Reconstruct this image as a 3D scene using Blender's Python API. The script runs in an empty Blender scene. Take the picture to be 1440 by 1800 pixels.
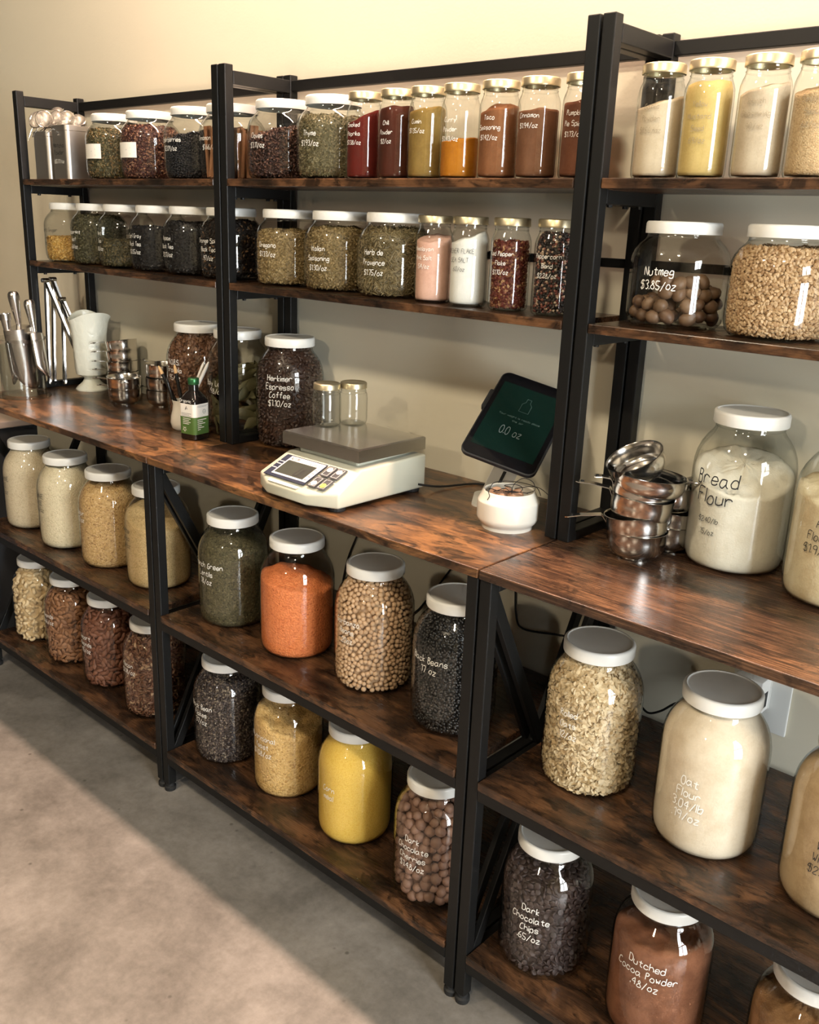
import bpy, bmesh, math, random
import numpy as np
from mathutils import Vector, Matrix, Euler
random.seed(7); RNG = np.random.default_rng(11)
PI = math.pi
S = bpy.context.scene
COL = S.collection

# ------------------------------------------------------------------ camera
CAM = Vector((1.6996, -1.4465, 1.3113)); YAW, PITCH, ROLL, FPX = 0.7296, -0.3015, 0.0384, 1638.25
fwd = Vector((-math.sin(YAW)*math.cos(PITCH), math.cos(YAW)*math.cos(PITCH), math.sin(PITCH)))
rgt = Vector((math.cos(YAW), math.sin(YAW), 0)); upv = rgt.cross(fwd)
r2 = rgt*math.cos(ROLL)+upv*math.sin(ROLL); u2 = -rgt*math.sin(ROLL)+upv*math.cos(ROLL)
cd = bpy.data.cameras.new('camera'); cam = bpy.data.objects.new('camera', cd); COL.objects.link(cam)
cam.matrix_world = Matrix(((r2.x, u2.x, -fwd.x, CAM.x), (r2.y, u2.y, -fwd.y, CAM.y), (r2.z, u2.z, -fwd.z, CAM.z), (0, 0, 0, 1)))
cd.sensor_fit = 'HORIZONTAL'; cd.sensor_width = 36; cd.lens = FPX/1440*36; cd.clip_start = .02
S.camera = cam
# ------------------------------------------------------------------ world, lights, exposure
w = bpy.data.worlds.new('world'); S.world = w; w.use_nodes = True
w.node_tree.nodes['Background'].inputs[0].default_value = (.86, .82, .74, 1)
w.node_tree.nodes['Background'].inputs[1].default_value = .018
def lamp(name, kind, loc, power, col, size=.05, rot=None, sy=None):
    d = bpy.data.lights.new(name, kind); o = bpy.data.objects.new(name, d); COL.objects.link(o)
    o.location = loc; d.energy = power; d.color = col
    if kind == 'AREA':
        d.shape = 'RECTANGLE'; d.size = size; d.size_y = sy or size
    elif kind == 'SPOT':
        d.shadow_soft_size = size; d.spot_size = math.radians(150); d.spot_blend = .6
    else: d.shadow_soft_size = size
    if rot: o.rotation_euler = rot
    return o
WARM = (1, .74, .52)
# a linear ceiling lamp running along the wall above the shelves
lamp('linear_ceiling_light', 'AREA', (1.20, -.093, 2.60), 66, (1, .70, .545), 3.5, None, .055)
# ceiling lamps further into the room
for x, y, p in ((.15, -1.95, 38), (1.75, -1.95, 40), (1.1, -4.3, 48)):
    lamp('ceiling_light', 'POINT', (x, y, 2.65), p, (1, .84, .62), .10)
# shop window on the right, panes of daylight
for yy in (-1.05, -1.60):
    for zz in (.80, 1.85):
        lamp('window_daylight', 'AREA', (4.1, yy, zz), 20, (.90, .96, 1), .95, (0, PI/2, 0), .48)
# sun through an opening added to the right-hand wall to shape its floor patch
sn = lamp('sun', 'SUN', (6, -.8, 3), 75, (.78, .87, 1), 0)
sn.rotation_euler = (0, math.radians(90-39), 0); sn.data.angle = math.radians(.53)
S.view_settings.view_transform = 'Standard'; S.view_settings.look = 'None'
S.view_settings.gamma = 1; S.view_settings.use_curve_mapping = False
S.view_settings.exposure = 1.05
S.cycles.use_denoising = True
S.cycles.max_bounces = 5; S.cycles.diffuse_bounces = 2; S.cycles.glossy_bounces = 3
S.cycles.use_adaptive_sampling = True; S.cycles.adaptive_threshold = .05; S.cycles.adaptive_min_samples = 12
S.cycles.use_light_tree = False
S.cycles.transparent_max_bounces = 14; S.cycles.caustics_reflective = False; S.cycles.caustics_refractive = False
S.cycles.sample_clamp_indirect = 4

# ------------------------------------------------------------------ mesh helpers
class MB:
    def __init__(s): s.v = []; s.f = []; s.n = 0
    def add(s, vs, fs):
        s.v += [tuple(p) for p in vs]; s.f += [tuple(i+s.n for i in f) for f in fs]; s.n = len(s.v); return s
    def box(s, a, b, M=None):
        (x0, y0, z0), (x1, y1, z1) = a, b
        vs = [(x, y, z) for z in (z0, z1) for y in (y0, y1) for x in (x0, x1)]
        if M is not None: vs = [M @ Vector(p) for p in vs]
        return s.add(vs, [(0, 2, 3, 1), (4, 5, 7, 6), (0, 1, 5, 4), (2, 6, 7, 3), (0, 4, 6, 2), (1, 3, 7, 5)])
    def lathe(s, prof, n=32, M=None, close_top=False, close_bot=True):
        vs = []; fs = []
        k = len(prof)
        for (r, z) in prof:
            for i in range(n):
                t = 2*PI*i/n; vs.append((r*math.cos(t), r*math.sin(t), z))
        for j in range(k-1):
            for i in range(n):
                i2 = (i+1) % n; fs.append((j*n+i, j*n+i2, (j+1)*n+i2, (j+1)*n+i))
        if close_bot and prof[0][0] > 1e-5: fs.append(tuple(range(n-1, -1, -1)))
        if close_top and prof[-1][0] > 1e-5: fs.append(tuple((k-1)*n+i for i in range(n)))
        if M is not None: vs = [M @ Vector(p) for p in vs]
        return s.add(vs, fs)
    def tube(s, pts, r, n=8, cap=True, closed=False):
        P = [Vector(p) for p in pts]; k = len(P); R = r if hasattr(r, '__len__') else [r]*k
        vs = []; fs = []; prev = None
        for i, p in enumerate(P):
            if closed: t = P[(i+1) % k]-P[i-1]
            else: t = P[min(i+1, k-1)]-P[max(i-1, 0)]
            t.normalize()
            if prev is None:
                a = Vector((0, 0, 1)) if abs(t.z) < .9 else Vector((1, 0, 0)); a = (a-t*a.dot(t)).normalized()
            else:
                a = prev-t*prev.dot(t)
                a = a.normalized() if a.length > 1e-6 else t.orthogonal().normalized()
            prev = a; b = t.cross(a)
            for j in range(n):
                q = 2*PI*j/n; vs.append(p+(a*math.cos(q)+b*math.sin(q))*R[i])
        m = k if closed else k-1
        for i in range(m):
            for j in range(n):
                j2 = (j+1) % n; i2 = (i+1) % k; fs.append((i*n+j, i*n+j2, i2*n+j2, i2*n+j))
        if cap and not closed: fs += [tuple(range(n-1, -1, -1)), tuple((k-1)*n+j for j in range(n))]
        return s.add(vs, fs)
    def mesh(s, name):
        m = bpy.data.meshes.new(name); m.from_pydata(s.v, [], s.f); m.update(); return m
def link(name, me, mat=None, parent=None, smooth=False, loc=None, bevel=0, seg=2):
    if isinstance(me, MB): me = me.mesh(name)
    if bevel:
        bm = bmesh.new(); bm.from_mesh(me); bmesh.ops.remove_doubles(bm, verts=bm.verts, dist=1e-6)
        es = [e for e in bm.edges if len(e.link_faces) == 2 and e.calc_face_angle(0) > .5]
        bmesh.ops.bevel(bm, geom=es, offset=bevel, segments=seg, affect='EDGES', profile=.5); bm.to_mesh(me); bm.free()
    o = bpy.data.objects.new(name, me); COL.objects.link(o)
    if mat is not None and not me.materials: me.materials.append(mat)
    if smooth:
        me.polygons.foreach_set('use_smooth', [True]*len(me.polygons))
        if smooth != 'all':
            try: me.set_sharp_from_angle(angle=math.radians(40))
            except Exception: pass
    if parent is not None: o.parent = parent
    if loc is not None: o.location = loc
    return o
def tag(o, label=None, cat=None, group=None, kind=None):
    if label: o['label'] = label
    if cat: o['category'] = cat
    if group: o['group'] = group
    if kind: o['kind'] = kind
    return o
def thing(name, loc, label, cat, group=None, rz=0):
    o = bpy.data.objects.new(name, None); COL.objects.link(o); o.location = loc; o.rotation_euler = (0, 0, rz)
    o.empty_display_size = .02
    return tag(o, label, cat, group)

# ------------------------------------------------------------------ material helpers
def nmat(name):
    m = bpy.data.materials.new(name); m.use_nodes = True; nt = m.node_tree
    return m, nt, nt.nodes['Principled BSDF']
def L(nt, a, b): nt.links.new(a, b)
def node(nt, t, **kw):
    n = nt.nodes.new(t)
    for k, v in kw.items(): setattr(n, k, v)
    return n
def ramp(nt, fac, cols, interp='LINEAR'):
    r = node(nt, 'ShaderNodeValToRGB'); r.color_ramp.interpolation = interp
    e = r.color_ramp.elements
    for i, (p, c) in enumerate(cols):
        if i < 2: e[i].position = p; el = e[i]
        else: el = e.new(p)
        el.color = (*c, 1)
    if fac is not None: L(nt, fac, r.inputs[0])
    return r.outputs[0]
def coords(nt, scale=(1, 1, 1), rnd=0):
    tc = node(nt, 'ShaderNodeTexCoord'); mp = node(nt, 'ShaderNodeMapping'); mp.inputs['Scale'].default_value = scale
    if rnd:
        oi = node(nt, 'ShaderNodeObjectInfo'); mu = node(nt, 'ShaderNodeMath', operation='MULTIPLY'); mu.inputs[1].default_value = rnd
        L(nt, oi.outputs['Random'], mu.inputs[0]); ad = node(nt, 'ShaderNodeVectorMath', operation='ADD')
        L(nt, tc.outputs['Object'], ad.inputs[0]); L(nt, mu.outputs[0], ad.inputs[1]); L(nt, ad.outputs[0], mp.inputs[0])
    else: L(nt, tc.outputs['Object'], mp.inputs[0])
    return mp.outputs[0]
def noise(nt, vec, scale, detail=3, rough=.55, dist=0):
    n = node(nt, 'ShaderNodeTexNoise'); n.inputs['Scale'].default_value = scale; n.inputs['Detail'].default_value = detail
    n.inputs['Roughness'].default_value = rough; n.inputs['Distortion'].default_value = dist; L(nt, vec, n.inputs['Vector']); return n.outputs['Fac']
def bump(nt, bs, h, strength, dist):
    b = node(nt, 'ShaderNodeBump'); b.inputs['Strength'].default_value = strength; b.inputs['Distance'].default_value = dist
    L(nt, h, b.inputs['Height']); L(nt, b.outputs[0], bs.inputs['Normal'])
def plain(name, col, rough=.5, metal=0, spec=.5, coat=0):
    m, nt, b = nmat(name); b.inputs['Base Color'].default_value = (*col, 1); b.inputs['Roughness'].default_value = rough
    b.inputs['Metallic'].default_value = metal; b.inputs['Specular IOR Level'].default_value = spec; b.inputs['Coat Weight'].default_value = coat
    return m
def mixc(nt, fac, a, b, mode='MIX'):
    n = node(nt, 'ShaderNodeMix', data_type='RGBA', blend_type=mode)
    if isinstance(fac, (int, float)): n.inputs[0].default_value = fac
    else: L(nt, fac, n.inputs[0])
    for k, v in ((6, a), (7, b)):
        if isinstance(v, tuple): n.inputs[k].default_value = (*v, 1)
        else: L(nt, v, n.inputs[k])
    return n.outputs[2]
def mth(nt, op, a, b=None, clamp=False):
    n = node(nt, 'ShaderNodeMath', operation=op); n.use_clamp = clamp
    for i, v in enumerate((a, b)):
        if v is None: continue
        if isinstance(v, (int, float)): n.inputs[i].default_value = v
        else: L(nt, v, n.inputs[i])
    return n.outputs[0]

def wood(name, c_dark, c_mid, c_hi, grain=.42, rough=.30, blot_amt=.8):
    m, nt, b = nmat(name)
    v1 = coords(nt, (3.0, 6.5, 6.5), 37); big = noise(nt, v1, 2.2, 6, .68, .9)
    v2 = coords(nt, (3.5, 100, 100), 37); g = noise(nt, v2, 3.4, 6, .66, .3)
    v3 = coords(nt, (5, 11, 11), 91); blot = noise(nt, v3, 2.6, 7, .72, 1.2)
    s = mth(nt, 'ADD', mth(nt, 'MULTIPLY', big, 1-grain), mth(nt, 'MULTIPLY', g, grain))
    base = ramp(nt, s, [(.37, c_dark), (.49, c_mid), (.61, c_hi)])
    dk = ramp(nt, blot, [(.40, (1, 1, 1)), (.49, (0, 0, 0))])
    c = mixc(nt, mth(nt, 'MULTIPLY', dk, blot_amt), base, tuple(x*.5 for x in c_dark))
    L(nt, c, b.inputs['Base Color'])
    rr = mth(nt, 'ADD', mth(nt, 'MULTIPLY', g, .16), rough-.08); L(nt, rr, b.inputs['Roughness'])
    bump(nt, b, g, .06, .001)
    return m
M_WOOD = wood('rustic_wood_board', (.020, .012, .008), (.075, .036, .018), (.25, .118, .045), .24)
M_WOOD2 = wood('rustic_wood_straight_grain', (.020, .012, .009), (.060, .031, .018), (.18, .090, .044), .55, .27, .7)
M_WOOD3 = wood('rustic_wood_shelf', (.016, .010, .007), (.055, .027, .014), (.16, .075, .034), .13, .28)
def mk_black():
    m, nt, b = nmat('black_powder_coated_steel'); b.inputs['Base Color'].default_value = (.006, .006, .0058, 1)
    b.inputs['Specular IOR Level'].default_value = .32
    b.inputs['Roughness'].default_value = .46
    bump(nt, b, noise(nt, coords(nt, (1, 1, 1)), 900, 2), .08, .0004); return m
M_BLACK = mk_black()
def mk_wall():
    m, nt, b = nmat('cream_painted_wall'); v = coords(nt)
    L(nt, ramp(nt, noise(nt, v, 1.3, 3), [(.3, (.69, .645, .51)), (.7, (.73, .68, .54))]), b.inputs['Base Color'])
    b.inputs['Roughness'].default_value = .62; b.inputs['Specular IOR Level'].default_value = .3
    bump(nt, b, noise(nt, v, 210, 3, .5), .10, .0014); return m
M_WALL = mk_wall()
def mk_floor():
    m, nt, b = nmat('sealed_concrete_floor'); v = coords(nt)
    a = noise(nt, v, 2.3, 5, .62, .5); c = noise(nt, v, 60, 4, .7); d = noise(nt, v, 9, 5, .7, .3)
    s = mth(nt, 'ADD', mth(nt, 'MULTIPLY', a, .5), mth(nt, 'ADD', mth(nt, 'MULTIPLY', d, .32), mth(nt, 'MULTIPLY', c, .18)))
    col = ramp(nt, s, [(.36, (.125, .113, .098)), (.5, (.225, .206, .182)), (.64, (.34, .312, .28))])
    vo = node(nt, 'ShaderNodeTexVoronoi'); vo.inputs['Scale'].default_value = 13; L(nt, v, vo.inputs['Vector'])
    sp = ramp(nt, vo.outputs['Distance'], [(.03, (1, 1, 1)), (.07, (0, 0, 0))])
    col = mixc(nt, mth(nt, 'MULTIPLY', sp, .7), col, (.07, .06, .05)); L(nt, col, b.inputs['Base Color'])
    L(nt, mth(nt, 'ADD', mth(nt, 'MULTIPLY', d, .25), .22), b.inputs['Roughness'])
    bump(nt, b, c, .1, .001); return m
M_FLOOR = mk_floor()
def mk_glass(name, tint=(.965, .975, .965), edge=(.42, .46, .42), base=.06):
    m = bpy.data.materials.new(name); m.use_nodes = True; nt = m.node_tree; nt.nodes.clear()
    out = node(nt, 'ShaderNodeOutputMaterial'); mx = node(nt, 'ShaderNodeMixShader'); tr = node(nt, 'ShaderNodeBsdfTransparent'); gl = node(nt, 'ShaderNodeBsdfGlossy')
    gl.inputs['Roughness'].default_value = .015
    lw = node(nt, 'ShaderNodeLayerWeight'); lw.inputs[0].default_value = .5
    f = lw.outputs['Facing']
    L(nt, mth(nt, 'ADD', mth(nt, 'MULTIPLY', mth(nt, 'POWER', f, 4.0), .85), base, True), mx.inputs[0])
    L(nt, mixc(nt, mth(nt, 'POWER', f, 5.0), tint, edge), tr.inputs[0])
    L(nt, tr.outputs[0], mx.inputs[1]); L(nt, gl.outputs[0], mx.inputs[2]); L(nt, mx.outputs[0], out.inputs[0]); return m
M_GLASS = mk_glass('clear_jar_glass')
M_LID = plain('white_lid_enamel', (.80, .80, .76), .33)
M_GOLD = plain('gold_lid_lacquer', (.60, .52, .34), .34, .85)
M_STEEL = plain('polished_steel', (.70, .68, .65), .17, 1)
def mk_brushed():
    m, nt, b = nmat('brushed_steel'); b.inputs['Base Color'].default_value = (.60, .57, .53, 1); b.inputs['Metallic'].default_value = 1
    g = noise(nt, coords(nt, (1, 1, 90)), 30, 3); L(nt, mth(nt, 'ADD', mth(nt, 'MULTIPLY', g, .15), .30), b.inputs['Roughness']); return m
M_BRUSH = mk_brushed()
M_WHITEINK = plain('white_paint_pen', (.86, .85, .80), .6)
M_FAINT = plain('faded_pen', (.33, .26, .165), .6)
M_BLACKINK = plain('black_marker_ink', (.02, .02, .02), .6)
M_GREYINK = plain('grey_print', (.25, .25, .25), .7)
M_PAPER = plain('paper_label', (.80, .77, .70), .7)
M_CREAM = plain('cream_scale_plastic', (.53, .53, .43), .38)
M_RUBBER = plain('black_rubber', (.012, .012, .012), .6)
M_CERAMIC = plain('white_glazed_ceramic', (.82, .79, .70), .18, coat=.3)
M_MILK = plain('milk_glass', (.76, .79, .68), .16, coat=.3)

def granular(name, cols, scale, bstr=.5, fine=0, rough=.7, spec=.3, stretch=(1, 1, 1), bd=.002):
    """small kernels: one cell per kernel, colour varies from kernel to kernel"""
    m, nt, b = nmat(name); v = coords(nt, stretch)
    vo = node(nt, 'ShaderNodeTexVoronoi'); vo.inputs['Scale'].default_value = scale; L(nt, v, vo.inputs['Vector'])
    sp = node(nt, 'ShaderNodeSeparateColor'); L(nt, vo.outputs['Color'], sp.inputs[0])
    k = len(cols); c = ramp(nt, sp.outputs[0], [(i/max(1, k-1) if k > 1 else 0, cc) for i, cc in enumerate(cols)])
    n = noise(nt, v, 14, 3)
    c = mixc(nt, mth(nt, 'MULTIPLY', n, .25), c, tuple(x*.8 for x in cols[0]))
    L(nt, c, b.inputs['Base Color']); b.inputs['Roughness'].default_value = rough; b.inputs['Specular IOR Level'].default_value = spec
    h = mth(nt, 'SUBTRACT', 1.0, vo.outputs['Distance']); bump(nt, b, h, bstr, bd); return m
def powder(name, c, c2=None, bstr=.25):
    m, nt, b = nmat(name); v = coords(nt); c2 = c2 or tuple(x*.82 for x in c)
    a = noise(nt, v, 26, 4, .6); f = noise(nt, v, 420, 3, .7); g = noise(nt, v, 75, 4, .7)
    s = mth(nt, 'ADD', mth(nt, 'MULTIPLY', a, .6), mth(nt, 'ADD', mth(nt, 'MULTIPLY', f, .2), mth(nt, 'MULTIPLY', g, .2)))
    L(nt, ramp(nt, s, [(.38, c2), (.56, c)]), b.inputs['Base Color']); b.inputs['Roughness'].default_value = .9; b.inputs['Specular IOR Level'].default_value = .1
    bump(nt, b, mth(nt, 'ADD', f, g), bstr, .0012); return m
def piece_mat(name, cols, src='attr', rough=.55, spec=.4, var=.25, vscale=120):
    m, nt, b = nmat(name)
    if src == 'attr': a = node(nt, 'ShaderNodeAttribute', attribute_name='rnd'); fac = a.outputs['Fac']
    else: a = node(nt, 'ShaderNodeObjectInfo'); fac = a.outputs['Random']
    k = len(cols); c = ramp(nt, fac, [(i/max(1, k-1), cc) for i, cc in enumerate(cols)])
    n = noise(nt, coords(nt), vscale, 3); c = mixc(nt, mth(nt, 'MULTIPLY', n, var), c, tuple(x*.5 for x in cols[0]))
    L(nt, c, b.inputs['Base Color']); b.inputs['Roughness'].default_value = rough; b.inputs['Specular IOR Level'].default_value = spec
    return m

# ------------------------------------------------------------------ handwriting (single-stroke alphabet)
GL = {'a': '4636160403122244 464352', 'b': '0902 05264644322202', 'c': '4536160403123243', 'd': '4942 4536160403123243', 'e': '04444536160403123243',
'f': '48392822 0646', 'g': '4636160403133344 4641301001', 'h': '0902 0526364442', 'i': '0602 0708', 'j': '262110 2728', 'k': '0902 360432', 'l': '0902',
'm': '0602 05162522 25364642', 'n': '0602 0526364442', 'o': '1604031232443616', 'p': '0600 05263644321203', 'r': '0602 04163645', 's': '45361605143443321203',
't': '28233242 0646', 'u': '0603123243 4642', 'v': '062246', 'w': '0612243246', 'x': '0642 4602', 'y': '0623 4610', 'z': '06460242',
'A': '022942 1535', 'B': '0902 0929382606 062635332202', 'C': '4839180503123243', 'D': '0902 092947443202', 'E': '49090242 0636', 'F': '490902 0636',
'G': '48391805031232434525', 'H': '0902 4942 0646', 'I': '1912', 'J': '49431202', 'K': '0902 490542', 'L': '090242', 'M': '0209244942', 'N': '02094249',
'O': '190704123244473919', 'P': '0902 0929382606', 'R': '0902 092938260642', 'S': '48391907063643321203', 'T': '0949 2922', 'U': '0904123244 49',
'V': '092249', 'W': '0912253249', 'Y': '092549 2522', '0': '190704123244473919', '1': '082922', '2': '071939470242', '3': '0819394726443212 03',
'4': '3932 390545', '5': '4909063544321203', '6': '3917041232433505', '7': '094922', '8': '2918172644433212030426373829', '9': '473616070819394732',
'$': '48391907063643321203 2921', '/': '0149', '.': '0203', '-': '0535', "'": '1918'}
def smooth_line(P, k=3):
    if len(P) < 3: return P
    out = []
    for i in range(len(P)-1):
        p0, p1, p2, p3 = P[max(i-1, 0)], P[i], P[i+1], P[min(i+2, len(P)-1)]
        for j in range(k):
            t = j/k
            out.append(tuple(.5*((2*p1[c])+(-p0[c]+p2[c])*t+(2*p0[c]-5*p1[c]+4*p2[c]-p3[c])*t*t+(-p0[c]+3*p1[c]-3*p2[c]+p3[c])*t**3) for c in (0, 1)))
    out.append(P[-1]); return out
def strokes(lines, size, gap, slant=.08, jit=.42, align='c', smooth=True):
    """polylines in (s, t) metres, first line on top, centred on s = 0"""
    u = size/7; out = []
    for li, txt in enumerate(lines):
        x = 0; row = []
        for ch in txt:
            if ch == ' ': x += 4; continue
            g = GL.get(ch); 
            if g is None: continue
            mxx = 0; jy = random.uniform(-jit, jit)
            for st in g.split():
                st = st[:len(st)//2*2]
                P = [(int(st[i]), int(st[i+1])-2) for i in range(0, len(st), 2)]; mxx = max(mxx, max(p[0] for p in P))
                P = [(p[0]+random.uniform(-jit, jit)*.4, p[1]+jy+random.uniform(-jit, jit)*.4) for p in P]
                row.append([(x+p[0]+p[1]*slant, p[1]) for p in (smooth_line(P) if smooth else P)])
            x += mxx+1.6
        off = {'c': -x/2, 'l': 0}[align]
        for st in row: out.append([((p[0]+off)*u, p[1]*u-li*gap) for p in st])
    return out
def ribbons(sts, wdt, fn):
    mb = MB()
    for st in sts:
        vs = []
        for i, p in enumerate(st):
            a = st[max(i-1, 0)]; b = st[min(i+1, len(st)-1)]; dx, dy = b[0]-a[0], b[1]-a[1]; l = math.hypot(dx, dy) or 1
            nx, ny = -dy/l*wdt/2, dx/l*wdt/2
            vs += [fn(p[0]+nx, p[1]+ny), fn(p[0]-nx, p[1]-ny)]
        mb.add(vs, [(2*i, 2*i+1, 2*i+3, 2*i+2) for i in range(len(st)-1)])
    return mb
def cyl_text(parent, lines, size, gap, R, z, az, mat, wdt=None):
    a0 = math.radians(az)
    fn = lambda s, t: (R*math.cos(a0+s*.84/R), R*math.sin(a0+s*.84/R), z+t)
    return link('writing', ribbons(strokes(lines, size, gap), wdt or size*.11, fn), mat, parent)
def flat_text(parent, lines, size, gap, M, mat, wdt=None, name='writing', align='c', jit=.0, slant=0, smooth=True):
    fn = lambda s, t: M @ Vector((s, t, 0))
    return link(name, ribbons(strokes(lines, size, gap, slant, jit, align, smooth), wdt or size*.11, fn), mat, parent)

# ------------------------------------------------------------------ the setting
ZB, ZM, ZT, H1, H2, ZP = .1111, .4549, .814, 1.172, 1.3835, 1.604
def struct(name, mb, mat, label): return tag(link(name, mb, mat), label, None, None, 'structure')
struct('wall_back', MB().box((-4.5, .018, 0), (4.6, .10, 3.0)), M_WALL, 'cream painted wall behind the shelf units')
struct('floor', MB().box((-4.5, -6, -.05), (4.6, .10, 0)), M_FLOOR, 'worn grey concrete floor in front of the shelves')

M_FAR = plain('dark_shop_wall', (.16, .145, .12), .8)
struct('wall_left', MB().box((-4.6, -6.1, 0), (-4.5, .10, 3.0)), M_FAR, 'left-hand wall at the far end of the shop')
struct('wall_front', MB().box((-4.5, -6.1, 0), (4.4, -6, 3.0)), M_FAR, 'wall behind the camera facing the shelves')
struct('ceiling', MB().box((-4.5, -6, 3.0), (4.6, .10, 3.08)), plain('ceiling_paint', (.14, .13, .115), .8), 'plain ceiling above the shop')
WR = MB().box((4.3, -.55, 0), (4.4, .018, 3.0)).box((4.3, -6, 0), (4.4, -1.02, 3.0)).box((4.3, -1.02, 2.3), (4.4, -.55, 3.0)).box((4.3, -1.02, 0), (4.4, -.55, 1.72))  # unseen wall; its high gap is added to keep the sun to one floor patch
struct('wall_right', WR, M_WALL, 'right-hand wall with a small high opening added to shape the sunlight')
# ------------------------------------------------------------------ shelf units
def cached(fn, _c={}):
    def f(*a):
        k = (fn.__name__,)+a
        if k not in _c: _c[k] = fn(*a)
        return _c[k]
    return f
def bevbox(name, sx, sy, sz, bev, mat):
    me = MB().box((-sx/2, -sy/2, -sz/2), (sx/2, sy/2, sz/2)).mesh(name)
    bm = bmesh.new(); bm.from_mesh(me); bmesh.ops.bevel(bm, geom=list(bm.edges), offset=bev, segments=2, affect='EDGES', profile=.5); bm.to_mesh(me); bm.free()
    me.materials.append(mat); return me
bevbox_c = cached(lambda n, a, b, c, d, m: bevbox(n, a, b, c, d, bpy.data.materials[m]))
def part_box(name, parent, a, b, bev, mat):
    s = [b[i]-a[i] for i in range(3)]
    me = bevbox_c(name, round(s[0], 5), round(s[1], 5), round(s[2], 5), bev, mat.name)
    o = bpy.data.objects.new(name, me); COL.objects.link(o); o.parent = parent; o.location = [(a[i]+b[i])/2 for i in range(3)]; return o
def rack(x0, label, wtop, extra_worktop=0):
    r = thing('shelf_unit', (x0, 0, 0), label, 'shelf unit', 'black metal and wood shelf units along the wall')
    W, t = .896, .0215; YF, YB, YH = -.388, -.0105, -.1837
    foot = MB().lathe([(.0125, 0), (.0135, .003), (.0135, .010), (.010, .012), (.010, .021)], 16, close_top=True).mesh('foot'); foot.materials.append(M_RUBBER)
    for xs in (0, W-t):
        for y in (YF, YB):
            part_box('leg', r, (xs, y, .019), (xs+t, y+t, ZT-.0152), .0018, M_BLACK)
            o = link('foot', foot, None, r, True); o.location = (xs+t/2, y+t/2, 0)
        for y in (YH, YB): part_box('post', r, (xs, y, ZT), (xs+t, y+t, ZP), .0018, M_BLACK)
        for z in (.0955, .4395, ZT-.0152): part_box('side_rail', r, (xs, YF+t, z-.0215), (xs+t, YB, z), .0015, M_BLACK)
        for z, h in ((ZT+.017, .017), (H1-.0148, .021), (H2-.0148, .021), (1.593, .026)): part_box('side_rail', r, (xs, YH+t, z-h), (xs+t, YB, z), .0015, M_BLACK)
        for z in (H1-.0358, H2-.0358):
            for y in (-.135, -.045):
                b = link('bolt', MB().lathe([(.0045, -.004), (.0045, 0)], 10, close_top=True), M_BLACK, r); b.location = (xs+t/2, y, z)
        for sgn in (1, -1):      # crossed braces of the side frame
            z0, z1 = .095, ZT-.037; y0, y1 = YF+t, YB
            if sgn < 0: y0, y1 = y1, y0
            ln = math.hypot(y1-y0, z1-z0); ang = math.atan2(z1-z0, y1-y0)
            me = bevbox_c('brace', .0105, round(ln, 4), .0215, .0012, M_BLACK.name)
            o = bpy.data.objects.new('brace', me); COL.objects.link(o); o.parent = r
            o.location = (xs+t/2+sgn*.0053, (y0+y1)/2, (z0+z1)/2); o.rotation_euler = (ang, 0, 0)
    for z in (.0955, .4395):
        for y in (YF, YB+.004): part_box('rail', r, (t, y, z-.0215), (W-t, y+.016, z), .0015, M_BLACK)
    part_box('rail', r, (t, YB+.004, 1.571), (W-t, YB+.018, 1.593), .0015, M_BLACK)
    part_box('rail', r, (t, YB+.004, 1.250), (W-t, YB+.016, 1.265), .0015, M_BLACK)
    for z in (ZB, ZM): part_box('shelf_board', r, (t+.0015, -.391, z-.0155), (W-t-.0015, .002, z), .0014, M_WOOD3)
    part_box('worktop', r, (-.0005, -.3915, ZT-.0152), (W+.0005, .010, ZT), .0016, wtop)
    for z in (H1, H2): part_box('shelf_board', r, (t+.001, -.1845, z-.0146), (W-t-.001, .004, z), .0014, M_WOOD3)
    return r
rack(-.898, 'shelf unit furthest left, with scoops and tongs on its worktop', M_WOOD)
rack(.002, 'middle shelf unit, with the scale and tablet on its worktop', M_WOOD)
rack(.902, 'shelf unit nearest the camera, with a bread flour jar on its worktop', M_WOOD2)

# ------------------------------------------------------------------ jars
PR = {'G': [(0, .003), (.055, .0025), (.060, 0), (.068, .0015), (.0735, .008), (.076, .018), (.0767, .035), (.0767, .150), (.0760, .163), (.0732, .177), (.0680, .190), (.0610, .201), (.0545, .209), (.0512, .2145), (.0500, .219), (.0500, .232)],
      'S': [(0, .003), (.052, .0025), (.056, 0), (.064, .002), (.0700, .009), (.0725, .019), (.0732, .032), (.0732, .092), (.0724, .102), (.0690, .112), (.0630, .121), (.0565, .127), (.0535, .1305), (.0522, .135), (.0522, .146)],
      'T': [(0, .003), (.024, .0025), (.027, 0), (.0315, .0015), (.0338, .006), (.0344, .014), (.0344, .106), (.0338, .115), (.0318, .122), (.0295, .127), (.0284, .131), (.0280, .136), (.0280, .146)],
      'E': [(0, .003), (.020, .0025), (.022, 0), (.0265, .0015), (.0282, .006), (.0284, .012), (.0284, .052), (.0275, .060), (.0255, .066), (.0245, .069), (.0245, .076)]}
LIDP = {'G': (.0557, .2235, .2430), 'S': (.0557, .1365, .1540), 'T': (.0310, .1385, .1520), 'E': (.0268, .0715, .0835)}
def rin(ty):
    P = PR[ty]; zs = np.array([p[1] for p in P[2:]]); rs = np.array([p[0] for p in P[2:]])
    return lambda z: np.interp(z, zs, rs)-.0028
JM = {}
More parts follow.
